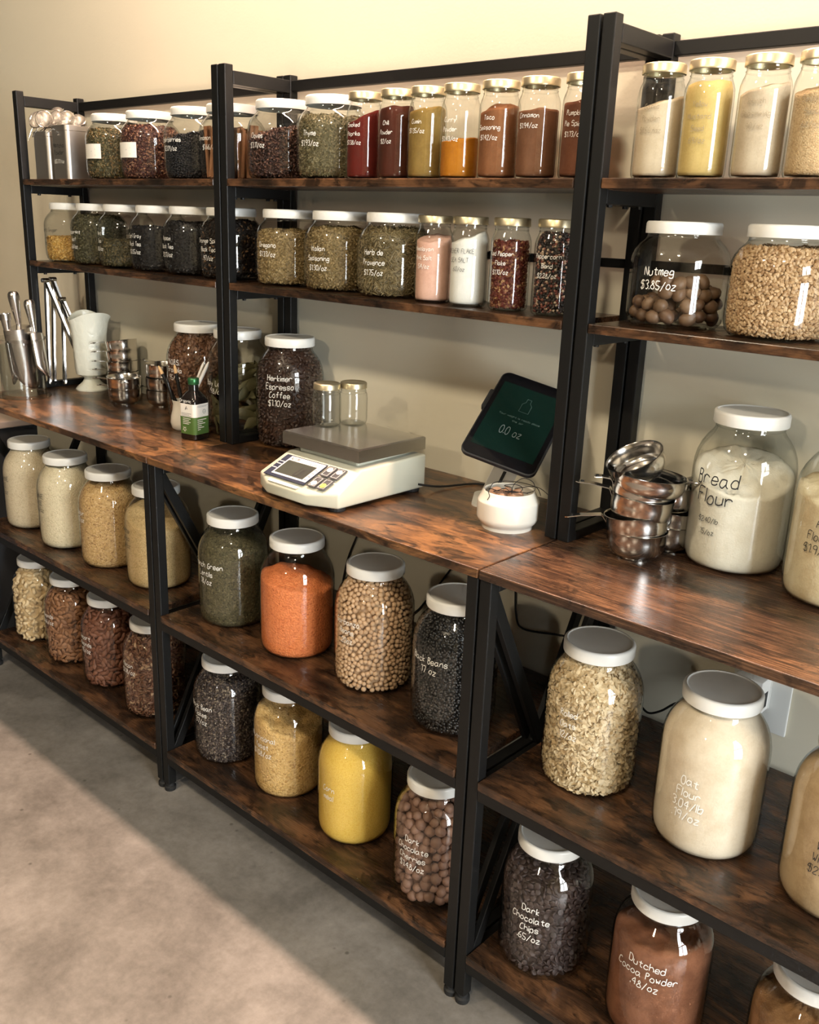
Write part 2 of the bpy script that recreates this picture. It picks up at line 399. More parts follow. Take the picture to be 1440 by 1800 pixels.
for ty in PR:
    P = PR[ty]; mb = MB().lathe(P, 48, close_bot=False)
    zn = P[-1][1]; rn = P[-1][0]
    mb.lathe([(rn, zn-.0095), (rn+.0012, zn-.0085), (rn, zn-.0075)], 48, close_bot=False)
    mb.lathe([(rn, zn-.0150), (rn+.0013, zn-.0138), (rn, zn-.0126)], 48, close_bot=False)
    g = mb.mesh('glass_'+ty); g.materials.append(M_GLASS)
    R, z0, z1 = LIDP[ty]
    if ty in 'GS': lp = [(R-.0012, z0+.0008), (R-.0004, z0), (R, z0+.001), (R, z1-.0042), (R-.0008, z1-.0016), (R-.0026, z1), (R-.0048, z1), (R-.0056, z1-.0010), (R-.0070, z1-.0014), (R-.0078, z1-.0014), (0, z1-.0014)]
    else: lp = [(R-.0012, z0+.0008), (R, z0), (R+.0004, z0+.001), (R, z0+.0025), (R, z1-.0022), (R-.0008, z1-.0008), (R-.0024, z1), (R-.0042, z1-.0002), (R-.0055, z1-.0011), (R-.0062, z1-.0011), (0, z1-.0011)]
    lm = MB().lathe(lp, 48, close_bot=False).mesh('lid_'+ty); lm.materials.append(M_LID if ty in 'GS' else M_GOLD)
    for me in (g, lm):
        me.polygons.foreach_set('use_smooth', [True]*len(me.polygons))
    lm.set_sharp_from_angle(angle=math.radians(50))
    JM[ty] = (g, lm)
def jar(ty, x, y, z, label, text=None, ink='w', az=-88, tz=None, size=None, gap=None, group=None, name='glass_jar', sc=1.0):
    r = thing(name, (x, y, z+.0004), label, 'jar', group); g, lm = JM[ty]
    r.scale = (1, 1, sc)
    o = link('glass', g, None, r); o = link('lid', lm, None, r); o.rotation_euler = (0, 0, random.uniform(0, 6))
    if text:
        R = {'G': .0767, 'S': .0732, 'T': .0344, 'E': .0284}[ty]+.0004
        size = size or {'G': .0118, 'S': .0095, 'T': .0072}[ty]; gap = gap or {'G': .0185, 'S': .0185, 'T': .0152}[ty]
        tz = tz or {'G': .148, 'S': .088, 'T': .098}[ty]
        cyl_text(r, text, size, gap, R, tz-size, az, M_WHITEINK if ink == 'w' else M_FAINT if ink == 'f' else M_BLACKINK, size*(.115 if ink == 'w' else .095))
    return r
def top_fn(fill, tilt, tdir, mound, rmax, wob=.002, seed=0):
    td = math.radians(tdir); rs = np.random.default_rng(seed); ph = rs.uniform(0, 6, 6)
    def f(x, y):
        r2_ = (x*x+y*y)/(rmax*rmax)
        return fill+tilt*(x*math.cos(td)+y*math.sin(td))/rmax+mound*(1-r2_)+wob*(np.sin(x*95+ph[0])*np.cos(y*80+ph[1])+.6*np.sin(x*170+y*140+ph[2]))
    return f
def content_mesh(ty, topf, inset=0, n=56, nz=26, z0=.0045, rough=0):
    ri = rin(ty); zmax = PR[ty][-1][1]-.006; rm = max(p[0] for p in PR[ty])
    th = np.arange(n)*2*PI/n; vs = []; fs = []
    zt = np.zeros(n)
    for i, t in enumerate(th):            # height at which the heap meets the glass
        z = .5*zmax
        for _ in range(12):
            r = float(ri(z))-inset; z = min(max(float(topf(r*math.cos(t), r*math.sin(t))), z0+.01), zmax)
        zt[i] = z
    for j in range(nz+1):
        q = j/nz
        for i, t in enumerate(th):
            z = z0+inset*.5+(zt[i]-inset-z0-inset*.5)*q if inset else z0+(zt[i]-z0)*q
            r = float(ri(z))-inset
            vs.append((r*math.cos(t), r*math.sin(t), z))
    nr = 9
    for j in range(1, nr+1):
        q = 1-j/(nr+.0001)
        for i, t in enumerate(th):
            rr = (float(ri(zt[i]))-inset)*q; x, y = rr*math.cos(t), rr*math.sin(t)
            k = min(1, (1-q)*3); z = (1-k)*zt[i]+k*min(float(topf(x, y)), zmax)-inset+rough*random.uniform(-1, 1)
            vs.append((x, y, z))
    rows = nz+1+nr
    for j in range(rows-1):
        for i in range(n):
            i2 = (i+1) % n; fs.append((j*n+i, j*n+i2, (j+1)*n+i2, (j+1)*n+i))
    fs.append(tuple(range(n-1, -1, -1))); fs.append(tuple((rows-1)*n+i for i in range(n)))
    return MB().add(vs, fs)
SD = [0]
def content(name, ty, x, y, z, label, cat, mat, fill, tilt=0, tdir=0, mound=0, wob=.002, sc=1.0, lump=.0006):
    SD[0] += 1; rm = max(p[0] for p in PR[ty])
    o = link(name, content_mesh(ty, top_fn(fill, tilt, tdir, mound, rm, wob, SD[0]), rough=lump), mat, None, 'all', (x, y, z+.0006))
    o.scale = (1, 1, sc)
    return tag(o, label, cat, None, 'stuff')
# --- heaps of visible pieces
def shell_points(ty, topf, d, inset, seed, tries=12, zlo=.006, lattice=False):
    """positions and outward normals spaced about d apart over the outside of the heap"""
    rs = np.random.default_rng(seed); ri = rin(ty); zmax = PR[ty][-1][1]-.006; rm = max(p[0] for p in PR[ty])
    pts = []; nrm = []; grid = {}
    def ok(p):
        k = tuple(int(c//d) for c in p)
        for a in (-1, 0, 1):
            for b in (-1, 0, 1):
                for c in (-1, 0, 1):
                    for q in grid.get((k[0]+a, k[1]+b, k[2]+c), ()):
                        if (q[0]-p[0])**2+(q[1]-p[1])**2+(q[2]-p[2])**2 < d*d: return False
        return True
    def put(p, n):
        grid.setdefault(tuple(int(c//d) for c in p), []).append(p); pts.append(p); nrm.append(n)
    def side(t, z):
        r = float(ri(z))-inset; p = (r*math.cos(t), r*math.sin(t), z)
        if z+inset > topf(p[0], p[1]): return
        if lattice or ok(p):
            e = (float(ri(z+.002))-float(ri(z-.002)))/.004; n = np.array([math.cos(t), math.sin(t), -e]); n /= np.linalg.norm(n)
            (pts.append(p), nrm.append(n)) if lattice else put(p, n)
    def cap(x, y):
        z = float(topf(x, y))-inset
        if z > zmax or math.hypot(x, y) > float(ri(z))-inset: return
        if lattice: pts.append((x, y, z)); nrm.append(np.array([0, 0, 1.]))
        elif ok((x, y, z)): put((x, y, z), np.array([0, 0, 1.]))
    if lattice:
        h = d*.93; z = zlo; row = 0
        while z < zmax:
            r = float(ri(z))-inset; n = max(6, int(2*PI*r/(d*1.07)))
            for i in range(n): side(2*PI*(i+.5*(row % 2)+rs.uniform(-.42, .42))/n, z+rs.uniform(-.42, .42)*h)
            z += h; row += 1
        g = int(rm/d)+1
        for i in range(-g, g+1):
            for j in range(-g, g+1): cap((i+.5*(j % 2)+rs.uniform(-.4, .4))*d, (j+rs.uniform(-.4, .4))*d*.93)
    else:
        for _ in range(int(2*PI*rm*zmax/(d*d)*tries)): side(rs.uniform(0, 2*PI), rs.uniform(zlo, zmax))
        for _ in range(int(PI*rm*rm/(d*d)*tries)):
            r = rm*math.sqrt(rs.uniform()); t = rs.uniform(0, 2*PI); cap(r*math.cos(t), r*math.sin(t))
    return np.array(pts), np.array(nrm), rs
def frames(nrm, rs, align, wobble=.4):
    """rotation matrices; align: z axis of the piece lies along the normal (1), across it (2) or anywhere (0)"""
    out = []
    for n in nrm:
        if align == 0: q = rs.normal(size=4); q /= np.linalg.norm(q); from_q = q; w_, a, b, c = q; out.append(np.array([[1-2*(b*b+c*c), 2*(a*b-c*w_), 2*(a*c+b*w_)], [2*(a*b+c*w_), 1-2*(a*a+c*c), 2*(b*c-a*w_)], [2*(a*c-b*w_), 2*(b*c+a*w_), 1-2*(a*a+b*b)]])); continue
        zz = n+rs.normal(size=3)*wobble; zz /= np.linalg.norm(zz); h = rs.normal(size=3); xx = h-zz*(h@zz); xx /= np.linalg.norm(xx); yy = np.cross(zz, xx)
        out.append(np.stack([xx, yy, zz], 1) if align == 1 else np.stack([yy, xx, -zz], 1) if align == 4 else np.stack([yy, zz, xx], 1) if align == 3 else np.stack([zz, xx, yy], 1))
    return np.array(out)
def join_pieces(base, pts, rot, scl, rnd):
    bv, bf = base; bv = np.array(bv); k = len(bv)
    V = np.einsum('nij,nkj->nki', rot, bv[None]*scl[:, None, :])+pts[:, None]
    F = [tuple(i+k*j for i in f) for j in range(len(pts)) for f in bf]
    me = bpy.data.meshes.new('pieces'); me.from_pydata(V.reshape(-1, 3).tolist(), [], F); me.update()
    at = me.attributes.new('rnd', 'FLOAT', 'POINT'); at.data.foreach_set('value', np.repeat(rnd, k).astype(np.float32)); return me
def ico(sub, jit=0, seed=1):
    bm = bmesh.new(); bmesh.ops.create_icosphere(bm, subdivisions=sub, radius=.5); rs = np.random.default_rng(seed)
    vs = [np.array(v.co)*(1+rs.uniform(-jit, jit)) for v in bm.verts]; fs = [tuple(v.index for v in f.verts) for f in bm.faces]; bm.free(); return vs, fs
def from_mb(mb): return [np.array(v) for v in mb.v], mb.f
def b_almond():
    return from_mb(MB().lathe([(0, -.5), (.13, -.46), (.25, -.28), (.29, -.05), (.24, .2), (.12, .42), (0, .5)], 8, Matrix.Diagonal((1, .62, 1, 1))@Matrix.Identity(4), close_bot=False))
def b_cashew():
    P = [(.46*math.cos(a)-.22, .42*math.sin(a), 0) for a in np.linspace(-1.3, 1.3, 8)]
    return from_mb(MB().tube(P, [.08, .22, .27, .27, .25, .24, .20, .07], 8))
def b_bean():
    mb = MB(); n, m = 9, 7; vs = []; 
    for j in range(m+1):
        a = PI*j/m
        for i in range(n):
            t = 2*PI*i/n; x = .5*math.cos(a); y = .36*math.sin(a)*math.cos(t); z = .30*math.sin(a)*math.sin(t)
            if z > 0: z *= .62; z -= .11*math.exp(-(y/.07)**2)
            vs.append((x, y, z))
    return from_mb(mb.add(vs, [(j*n+i, j*n+(i+1) % n, (j+1)*n+(i+1) % n, (j+1)*n+i) for j in range(m) for i in range(n)]))
def b_chip(): return from_mb(MB().lathe([(.34, 0), (.47, .05), (.5, .13), (.44, .26), (.28, .38), (.10, .46), (0, .47)], 10))
def b_flake():
    n = 10; vs = [(0, 0, .05)]+[(.5*math.cos(2*PI*i/n), .36*math.sin(2*PI*i/n), .035*math.cos(4*PI*i/n)) for i in range(n)]+[(0, 0, -.05)]
    return [np.array(v) for v in vs], [(0, 1+i, 1+(i+1) % n) for i in range(n)]+[(n+1, 1+(i+1) % n, 1+i) for i in range(n)]
def b_needle(): return from_mb(MB().tube([(-.5, 0, 0), (-.1, .02, 0), (.2, -.03, 0), (.5, .02, 0)], [.04, .09, .09, .03], 4))
def b_shard():
    return [np.array(v) for v in [(-.5, -.2, 0), (.1, -.35, .1), (.5, .05, 0), (.05, .35, .08), (-.05, 0, -.12), (0, .05, .16)]], [(0, 1, 5), (1, 2, 5), (2, 3, 5), (3, 0, 5), (1, 0, 4), (2, 1, 4), (3, 2, 4), (0, 3, 4)]
def b_clove(): return from_mb(MB().tube([(-.5, 0, 0), (.15, 0, 0), (.2, 0, 0), (.32, 0, 0), (.42, 0, 0)], [.06, .10, .22, .22, .10], 6))
def b_walnut(): return ico(2, .06, 4)
def heap(name, ty, x, y, z, label, cat, cols, base, size, d, inset, fill, tilt=0, tdir=0, mound=0, align=0, smooth=True,
         single=0, one=None, one_label=None, one_cat=None, group=None, core=None, sj=.15, rough=.55, spec=.4, wob=.002, var=.25, core_inset=None, wobble=.4):
    """pieces packed over the outside of the heap; the `single` best seen become objects of their own, the rest stay one mass"""
    SD[0] += 1; seed = SD[0]; rm = max(p[0] for p in PR[ty]); tf = top_fn(fill, tilt, tdir, mound, rm, wob, seed)
    pts, nrm, rs = shell_points(ty, tf, d, inset, seed, lattice=d < .0066, tries=40 if one == 'chickpea' else 12)
    rot = frames(nrm, rs, align, wobble); n = len(pts); scl = np.array(size)[None]*(1+rs.uniform(-sj, sj, (n, 1)))*np.ones((n, 3)); rnd = rs.uniform(0, 1, n)
    ri = rin(ty); zmx = PR[ty][-1][1]-.004; B_ = np.array(base[0])
    for _ in range(2):
        V_ = np.einsum('nij,nkj->nki', rot, B_[None]*scl[:, None, :])+pts[:, None]; rr_ = np.hypot(V_[..., 0], V_[..., 1])
        over = np.clip((rr_-ri(V_[..., 2])-.0012).max(1), 0, None); rp = np.hypot(pts[:, 0], pts[:, 1])+1e-9
        pts = pts-np.stack([pts[:, 0]/rp, pts[:, 1]/rp, 0*rp], 1)*over[:, None]
        pts[:, 2] += np.clip(.0036-V_[..., 2].min(1), 0, None); pts[:, 2] -= np.clip(V_[..., 2].max(1)-zmx, 0, None)
    mat = piece_mat(name, cols, 'attr', rough, spec, var)
    world = np.array([x, y, z+.0006])
    keep = np.ones(n, bool)
    if single:
        to = np.array(CAM)[None]-(world+pts); to /= np.linalg.norm(to, axis=1)[:, None]
        face = (to*nrm).sum(1); idx = np.argsort(-face)[:single]; idx = [i for i in idx if face[i] > -.05]; keep[idx] = False
        me = bpy.data.meshes.new(one); bv, bf = base; me.from_pydata([tuple(np.array(v)*np.array(size)) for v in bv], [], bf); me.update()
        me.materials.append(piece_mat(one, cols, 'obj', rough, spec, var))
        if smooth: me.polygons.foreach_set('use_smooth', [True]*len(me.polygons))
        for i in idx:
            o = bpy.data.objects.new(one, me); COL.objects.link(o); s = float(scl[i, 0]/size[0])
            M = np.eye(4); M[:3, :3] = rot[i]*s; M[:3, 3] = world+pts[i]; o.matrix_world = Matrix(M.tolist())
            tag(o, one_label, one_cat, group)
    cm = content_mesh(ty, tf, core_inset if core_inset is not None else inset*1.25, 40, 14)
    bv, bf = base; k = len(bv); P = pts[keep]
    V = np.einsum('nij,nkj->nki', rot[keep], np.array(bv)[None]*scl[keep][:, None, :])+P[:, None]
    F = [tuple(i+k*j for i in f) for j in range(len(P)) for f in bf]; off = len(P)*k
    VV = V.reshape(-1, 3).tolist()+[tuple(v) for v in cm.v]; F += [tuple(i+off for i in f) for f in cm.f]
    me = bpy.data.meshes.new(name); me.from_pydata(VV, [], F); me.update()
    at = me.attributes.new('rnd', 'FLOAT', 'POINT'); at.data.foreach_set('value', np.concatenate([np.repeat(rnd[keep], k), np.full(len(cm.v), .3)]).astype(np.float32))
    o = link(name, me, mat, None, 'all' if smooth else False, tuple(world)); return tag(o, label, cat, None, 'stuff')

# ------------------------------------------------------------------ what stands on the shelves
def gj(ty, x, y, z, what, text=None, **k):
    return jar(ty, x, y, z, what, text, **k)
BIG, SQ, SL = 'large glass jars with white lids', 'squat glass jars with white lids', 'slim glass jars with gold lids'
def rice(name, cols, sc=330, **k): return granular(name, cols, sc, .7, **k)
# left unit, shelf under the worktop
Y = -.277
gj('G', -.772, -.279, ZM, 'large jar of white rice at the far left end under the worktop', ['JASMINE', 'RICE', '.16/oz'], ink='b', az=-96, group=BIG)
content('white_rice', 'G', -.772, -.279, ZM, 'white rice filling the jar at the far left end', 'rice', rice('white_rice', [(.62, .50, .33), (.80, .68, .49), (.72, .60, .42)], 380), .222, wob=.001)
gj('G', -.557, -.287, ZM, 'large jar of creamy rice, second from the left under the worktop', ['LARGE', 'RICE', '.18/oz'], ink='b', az=-94, group=BIG)
content('creamy_rice', 'G', -.557, -.287, ZM, 'creamy white rice in the second jar under the left worktop', 'rice', rice('creamy_rice', [(.68, .57, .37), (.86, .75, .53), (.78, .66, .46)], 330), .212, mound=.006, wob=.001)
gj('G', -.357, -.280, ZM, 'large jar of golden cracked grain left of the unit joint', ['Bulgur', '.21/oz'], az=-98, group=BIG)
content('cracked_grain', 'G', -.357, -.280, ZM, 'golden brown cracked grain in the third jar under the left worktop', 'grain', rice('bulgur', [(.34, .19, .075), (.72, .47, .21), (.60, .38, .15), (.80, .56, .29)], 300), .199, mound=.012)
gj('G', -.159, -.271, ZM, 'large jar of pale tan grain partly behind the joined black legs', ['White', 'Quinoa', '.31/oz'], ink='b', az=-102, group=BIG)
content('fine_grain', 'G', -.159, -.271, ZM, 'pale tan fine grain in the jar behind the joined legs', 'grain', rice('quinoa', [(.56, .38, .17), (.80, .59, .31), (.70, .49, .23)], 400), .170, .022, 160, .004)
# left unit, bottom shelf
gj('G', -.771, -.284, ZB, 'large jar of cashews on the bottom shelf at far left', None, group=BIG)
heap('cashew_pile', 'G', -.771, -.284, ZB, 'cashews packed deeper in the far left bottom jar', 'nuts', [(.58, .41, .21), (.76, .57, .33), (.84, .66, .41)], b_cashew(), (.0215, .0215, .019), .0128, .0062, .228, align=1, wobble=.8,
     single=170, one='cashew', one_label='single pale cashew packed in the far left bottom jar', one_cat='cashew', group='cashews in the jar', core_inset=.010)
for nm, x, y, txt, lab, cols, lb2 in (('almond', -.581, -.284, ['Almonds', '$.86/oz'], 'large jar of tan almonds on the bottom shelf beside the cashews', [(.22, .095, .042), (.34, .16, .075), (.28, .125, .055)], 'tan'),
        ('almond', -.387, -.282, ['Import', 'Almonds', '.95/oz'], 'large jar of darker almonds between the tan almonds and the pecans', [(.14, .05, .028), (.22, .085, .045), (.18, .066, .034)], 'dark reddish')):
    gj('G', x, y, ZB, lab, txt, group=BIG)
    heap('almond_pile', 'G', x, y, ZB, lb2+' almonds packed deeper in their bottom shelf jar', 'nuts', cols, b_almond(), (.0215, .0195, .0215), .0102, .0062, .203 if lb2 == 'tan' else .211, align=3, wobble=.35,
         single=150, one='almond', one_label=f'single {lb2} almond packed in a bottom shelf jar', one_cat='almond', group=lb2+' almonds in the jar', core_inset=.010, tilt=.004, tdir=30)
gj('G', -.177, -.286, ZB, 'large jar of pecan pieces on the bottom shelf behind the joined legs', ['Pecan', '$1.18/oz'], group=BIG)
heap('pecan_pieces', 'G', -.177, -.286, ZB, 'broken brown pecan pieces in the bottom shelf jar', 'nuts', [(.075, .027, .015), (.14, .055, .028), (.18, .075, .038), (.22, .10, .055), (.50, .33, .2)], b_almond(), (.014, .011, .0145), .0064, .0045, .208, align=3, wobble=.9, core_inset=.008)
# middle unit, shelf under the worktop
gj('G', .136, -.271, ZM, 'large jar of green lentils under the front of the scale', ['French Green', 'Lentils', '.18/oz'], group=BIG)
content('green_lentils', 'G', .136, -.271, ZM, 'dark olive green lentils heaped in their jar', 'lentils', rice('green_lentils', [(.036, .030, .014), (.105, .088, .042), (.070, .058, .027), (.16, .135, .068)], 290), .184, .010, 200, .020)
gj('G', .345, -.269, ZM, 'large jar of orange red lentils beside the chickpeas', None, group=BIG)
content('red_lentils', 'G', .345, -.269, ZM, 'bright orange red lentils heaped in their jar', 'lentils', rice('red_lentils', [(.62, .15, .045), (.86, .27, .09), (.78, .22, .07)], 300), .150, .012, 210, .022)
gj('G', .556, -.257, ZM, 'large jar of chickpeas in the middle of the shelf', ['Garbanzo', 'Beans', '.20oz'], group=BIG, size=.0105)
heap('chickpea_pile', 'G', .556, -.257, ZM, 'chickpeas packed deeper in the middle jar', 'chickpeas', [(.56, .35, .20), (.72, .48, .29), (.64, .42, .245)], ico(2, .05), (.0102, .0100, .0098), .0079, .0050, .224, align=0,
     single=300, one='chickpea', one_label='single round tan chickpea in the middle jar', one_cat='chickpea', group='chickpeas in the jar', core_inset=.0095, sj=.1)
gj('G', .764, -.264, ZM, 'large jar of black beans behind the right joined legs', ['Black Beans', '.17 oz'], group=BIG)
heap('black_beans', 'G', .764, -.264, ZM, 'glossy black beans filling the jar behind the right joined legs', 'beans', [(.009, .008, .008), (.019, .017, .016), (.013, .012, .011)], ico(1), (.0092, .0062, .0056), .0052, .0038, .216, align=0, rough=.28, spec=.55, core_inset=.006)
# middle unit, bottom shelf
gj('G', .113, -.280, ZB, 'large jar of dark bean flakes at the left of the middle bottom shelf', ['Black Bean', 'Flakes', '.37/oz'], group=BIG)
heap('bean_flakes', 'G', .113, -.280, ZB, 'speckled dark purple and tan bean flakes', 'flakes', [(.026, .018, .017), (.055, .038, .034), (.095, .068, .06), (.30, .235, .17)], b_shard(), (.0066, .0066, .005), .0034, .003, .205, .008, 150, .006, align=1, smooth=False, core_inset=.006, wobble=.7)
gj('G', .313, -.266, ZB, 'large jar of nutritional yeast left of the cornmeal jar', ['Nutritional', 'Yeast', '$1.08/oz'], group=BIG)
content('nutritional_yeast', 'G', .313, -.266, ZB, 'mustard tan nutritional yeast flakes, two thirds full', 'yeast', rice('nutritional_yeast', [(.46, .26, .085), (.78, .50, .19), (.70, .44, .16), (.84, .57, .25)], 260), .172, .024, 185, -.010, .004)
gj('G', .530, -.273, ZB, 'large jar of yellow cornmeal on the middle bottom shelf', ['Corn', 'meal'], group=BIG, tz=.13)
content('cornmeal', 'G', .530, -.273, ZB, 'bright yellow cornmeal filling its jar', 'cornmeal', rice('cornmeal', [(.84, .50, .07), (.96, .67, .15), (.90, .58, .11)], 620, bd=.001), .222, wob=.001)
gj('G', .763, -.294, ZB, 'large jar of dark chocolate cherries behind the right joined legs', ['Dark', 'Chocolate', 'Cherries', '$1.48/oz'], az=-82, group=BIG)
heap('chocolate_cherry_pile', 'G', .763, -.294, ZB, 'chocolate cherries packed deeper in their jar', 'sweets', [(.20, .105, .07), (.27, .15, .10), (.23, .125, .085)], ico(2, .05, 9), (.0205, .0195, .0178), .0142, .0100, .215, align=0,
     single=120, one='chocolate_cherry', one_label='single dull brown chocolate covered cherry in the jar', one_cat='chocolate cherry', group='chocolate cherries in the jar', core_inset=.017, sj=.2)
# right unit, shelf under the worktop
gj('G', 1.036, -.245, ZM, 'large jar of rolled oats under the stacked steel cups', ['Rolled', 'Oats', '.12/oz'], group=BIG, size=.010)
heap('rolled_oats', 'G', 1.036, -.245, ZM, 'flat pale rolled oat flakes filling their jar', 'oats', [(.46, .31, .15), (.68, .52, .31), (.78, .63, .41), (.72, .56, .34)], b_flake(), (.0098, .0104, .0075), .0042, .0032, .226, align=1, core_inset=.005, wobble=.45, smooth=False)
gj('G', 1.243, -.252, ZM, 'large jar of pale oat flour in front of the outlet', ['Oat', 'Flour', '3.04/lb', '.19/oz'], group=BIG, tz=.13, size=.013)
M_OATF = powder('oat_flour', (.82, .70, .54), (.72, .59, .43), .35)
content('oat_flour', 'G', 1.243, -.252, ZM, 'pale beige oat flour filling its jar to the shoulder', 'flour', M_OATF, .212, .012, -40, .003, .0015)
gj('G', 1.436, -.252, ZM, 'large jar of whole wheat flour cut off by the right edge', ['Whole', 'Wheat', '$2.16/lb'], ink='b', group=BIG, tz=.12)
content('wheat_flour', 'G', 1.436, -.252, ZM, 'tan whole wheat flour at the right edge', 'flour', powder('wheat_flour', (.58, .42, .25), (.46, .32, .18)), .222, .006, 0, 0)
# right unit, bottom shelf
gj('G', 1.010, -.289, ZB, 'large jar of dark chocolate chips on the right bottom shelf', ['Dark', 'Chocolate', 'Chips', '.65/oz'], az=-76, group=BIG)
heap('chocolate_chip_pile', 'G', 1.010, -.289, ZB, 'chocolate chips packed deeper in their jar', 'sweets', [(.036, .022, .019), (.060, .038, .033), (.048, .030, .026)], b_chip(), (.0112, .0112, .0105), .0078, .0058, .190, .012, 100, .012, align=4, wobble=.5,
     single=300, one='chocolate_chip', one_label='single dark brown chocolate chip in the jar', one_cat='chocolate chip', group='chocolate chips in the jar', core_inset=.009)
gj('G', 1.218, -.280, ZB, 'large jar of cocoa powder cut off by the bottom edge', ['Dutched', 'Cocoa Powder', '.48/oz'], az=-80, group=BIG, size=.0125, tz=.165)
content('cocoa_powder', 'G', 1.218, -.280, ZB, 'reddish brown cocoa powder in its jar', 'cocoa', powder('cocoa_powder', (.27, .115, .062), (.17, .068, .036), .35), .172, .014, -30, .0, .002)
gj('G', 1.440, -.278, ZB, 'large jar of brown sugar in the bottom right corner', None, group=BIG)
content('brown_sugar', 'G', 1.440, -.278, ZB, 'lumpy brown sugar in the bottom right corner jar', 'sugar', powder('brown_sugar', (.30, .155, .065), (.17, .08, .03), .8), .172, .0, 0, .01, .004, lump=.003)
# jars standing on the worktops
gj('G', 1.150, -.060, ZT, 'large jar of bread flour on the worktop beside the steel cups', ['Bread', 'Flour'], ink='b', az=-96, size=.0215, gap=.029, tz=.158, group=BIG)
cyl_text([o for o in COL.objects if o.get('label', '').startswith('large jar of bread flour')][0], ['$2.40/lb', '.15/oz'], .008, .019, .0771, .078, -101, M_BLACKINK, .0009)
content('bread_flour', 'G', 1.150, -.060, ZT, 'white bread flour piled up at the back of its jar', 'flour', powder('bread_flour', (.84, .80, .68), (.76, .71, .58), .6), .148, .026, 120, .010, .0016, lump=.0022)
gj('G', 1.322, -.092, ZT, 'large jar of yellowish flour at the right edge of the worktop', ['All', 'Flour', '$1.9/lb'], ink='b', az=-100, group=BIG, tz=.13)
content('plain_flour', 'G', 1.322, -.092, ZT, 'yellowish lumpy flour at the right edge of the worktop', 'flour', powder('plain_flour', (.78, .68, .46), (.66, .53, .33), .6), .150, .018, 150, .02, .002, lump=.003)
gj('G', .086, -.066, ZT, 'large jar of coffee beans beside the scale', ['Herkimer', 'Espresso', 'Coffee', '$1.10/oz'], az=-58, group=BIG, tz=.166, size=.0125)
heap('coffee_bean_pile', 'G', .086, -.066, ZT, 'coffee beans packed deeper in the jar beside the scale', 'coffee beans', [(.036, .018, .012), (.062, .032, .022), (.048, .024, .016)], b_bean(), (.0112, .0108, .0105), .0073, .0046, .226, align=1, wobble=1.2,
     single=300, one='coffee_bean', one_label='single dark roasted coffee bean in the jar', one_cat='coffee bean', group='coffee beans in the jar', core_inset=.007, rough=.38)
gj('G', -.238, -.085, ZT, 'large jar of brown granola behind the green labelled bottle', ['N.O.B.S.', 'Granola', '.95/oz'], az=-84, group=BIG, tz=.16)
heap('granola', 'G', -.238, -.085, ZT, 'dark brown granola clusters filling the jar behind the bottle', 'granola', [(.075, .030, .014), (.20, .088, .038), (.13, .055, .024), (.28, .14, .07)], b_shard(), (.0125, .0125, .010), .0052, .0048, .228, align=1, smooth=False, core_inset=.009, wobble=.8)
gj('G', -.085, -.080, ZT, 'large jar of bay leaves behind the front post of the left joint', ['Bay Leaf', '.98/oz'], az=-80, group=BIG, tz=.13)
def bay_leaf_mesh():
    vs = []; n = 8
    for i in range(n+1):
        s = i/n; wv = .017*math.sin(PI*min(1, s*1.02))**.8; x = (s-.5)*.085
        for q in (-1, -.5, 0, .5, 1): vs.append((x, q*wv, .004*math.cos(q*1.8)+.006*math.sin(s*5)+(.0008 if q == 0 else 0)))
    return MB().add(vs, [(i*5+j, i*5+j+1, i*5+j+6, i*5+j+5) for i in range(n) for j in range(4)])
LEAF = bay_leaf_mesh().mesh('bay_leaf'); LEAF.materials.append(piece_mat('dried_bay_leaf', [(.12, .105, .045), (.24, .21, .10), (.18, .155, .07)], 'obj', .6)); LEAF.polygons.foreach_set('use_smooth', [True]*len(LEAF.polygons))
for k in range(46):
    o = bpy.data.objects.new('bay_leaf', LEAF); COL.objects.link(o); a = random.uniform(0, 2*PI); rr = .052+random.uniform(-.022, .010); zz = ZT+.02+.135*(k % 23)/23+random.uniform(0, .012)
    o.location = (-.085+rr*math.cos(a), -.080+rr*math.sin(a), zz)
    o.rotation_euler = (PI/2+random.uniform(-.5, .5), random.uniform(-.9, .9), a+PI/2+random.uniform(-.3, .3)); s_ = .72+random.uniform(0, .2); o.scale = (s_, s_, s_)
    tag(o, 'single dried green bay leaf in the jar behind the post', 'bay leaf', 'bay leaves in the jar')
# upper shelves: squat jars, lower row
YS = -.095
def tea(name, cols, ty, x, y, z, lab, fill, d=.0036, size=(.0072, .006, .005), base=None, **k):
    return heap(name, ty, x, y, z, lab, k.pop('cat', 'tea'), cols, base or b_shard(), size, d, .0038, fill, align=k.pop('align', 1), smooth=False, core_inset=.005, wobble=.8, **k)
gj('S', -.793, YS, H1, 'squat jar of orange ginger tea, first on the left lower row', ['Turmeric Ginger', 'Tea', '.91/oz'], ink='b', az=-92, group=SQ)
tea('ginger_tea', [(.34, .16, .03), (.62, .36, .08), (.74, .50, .18), (.46, .24, .05)], 'S', -.793, YS, H1, 'orange yellow ginger tea pieces, half filling the first jar', .068)
gj('S', -.651, YS, H1, 'squat jar of peppermint leaf beside the orange ginger tea', ['Peppermint', 'leaf', '.68/oz'], az=-92, group=SQ)
tea('peppermint_leaf', [(.035, .031, .014), (.085, .074, .034), (.14, .118, .058)], 'S', -.651, YS, H1, 'dark green dried peppermint leaf filling its jar', .128)
gj('S', -.517, YS, H1, 'squat jar of loose dark tea half full, third on the left lower row', ['Mint', 'Tea', '.88/oz'], az=-97, group=SQ)
tea('loose_tea', [(.030, .028, .014), (.075, .062, .027), (.19, .135, .05)], 'S', -.517, YS, H1, 'dark green and gold loose tea half filling its jar', .070)
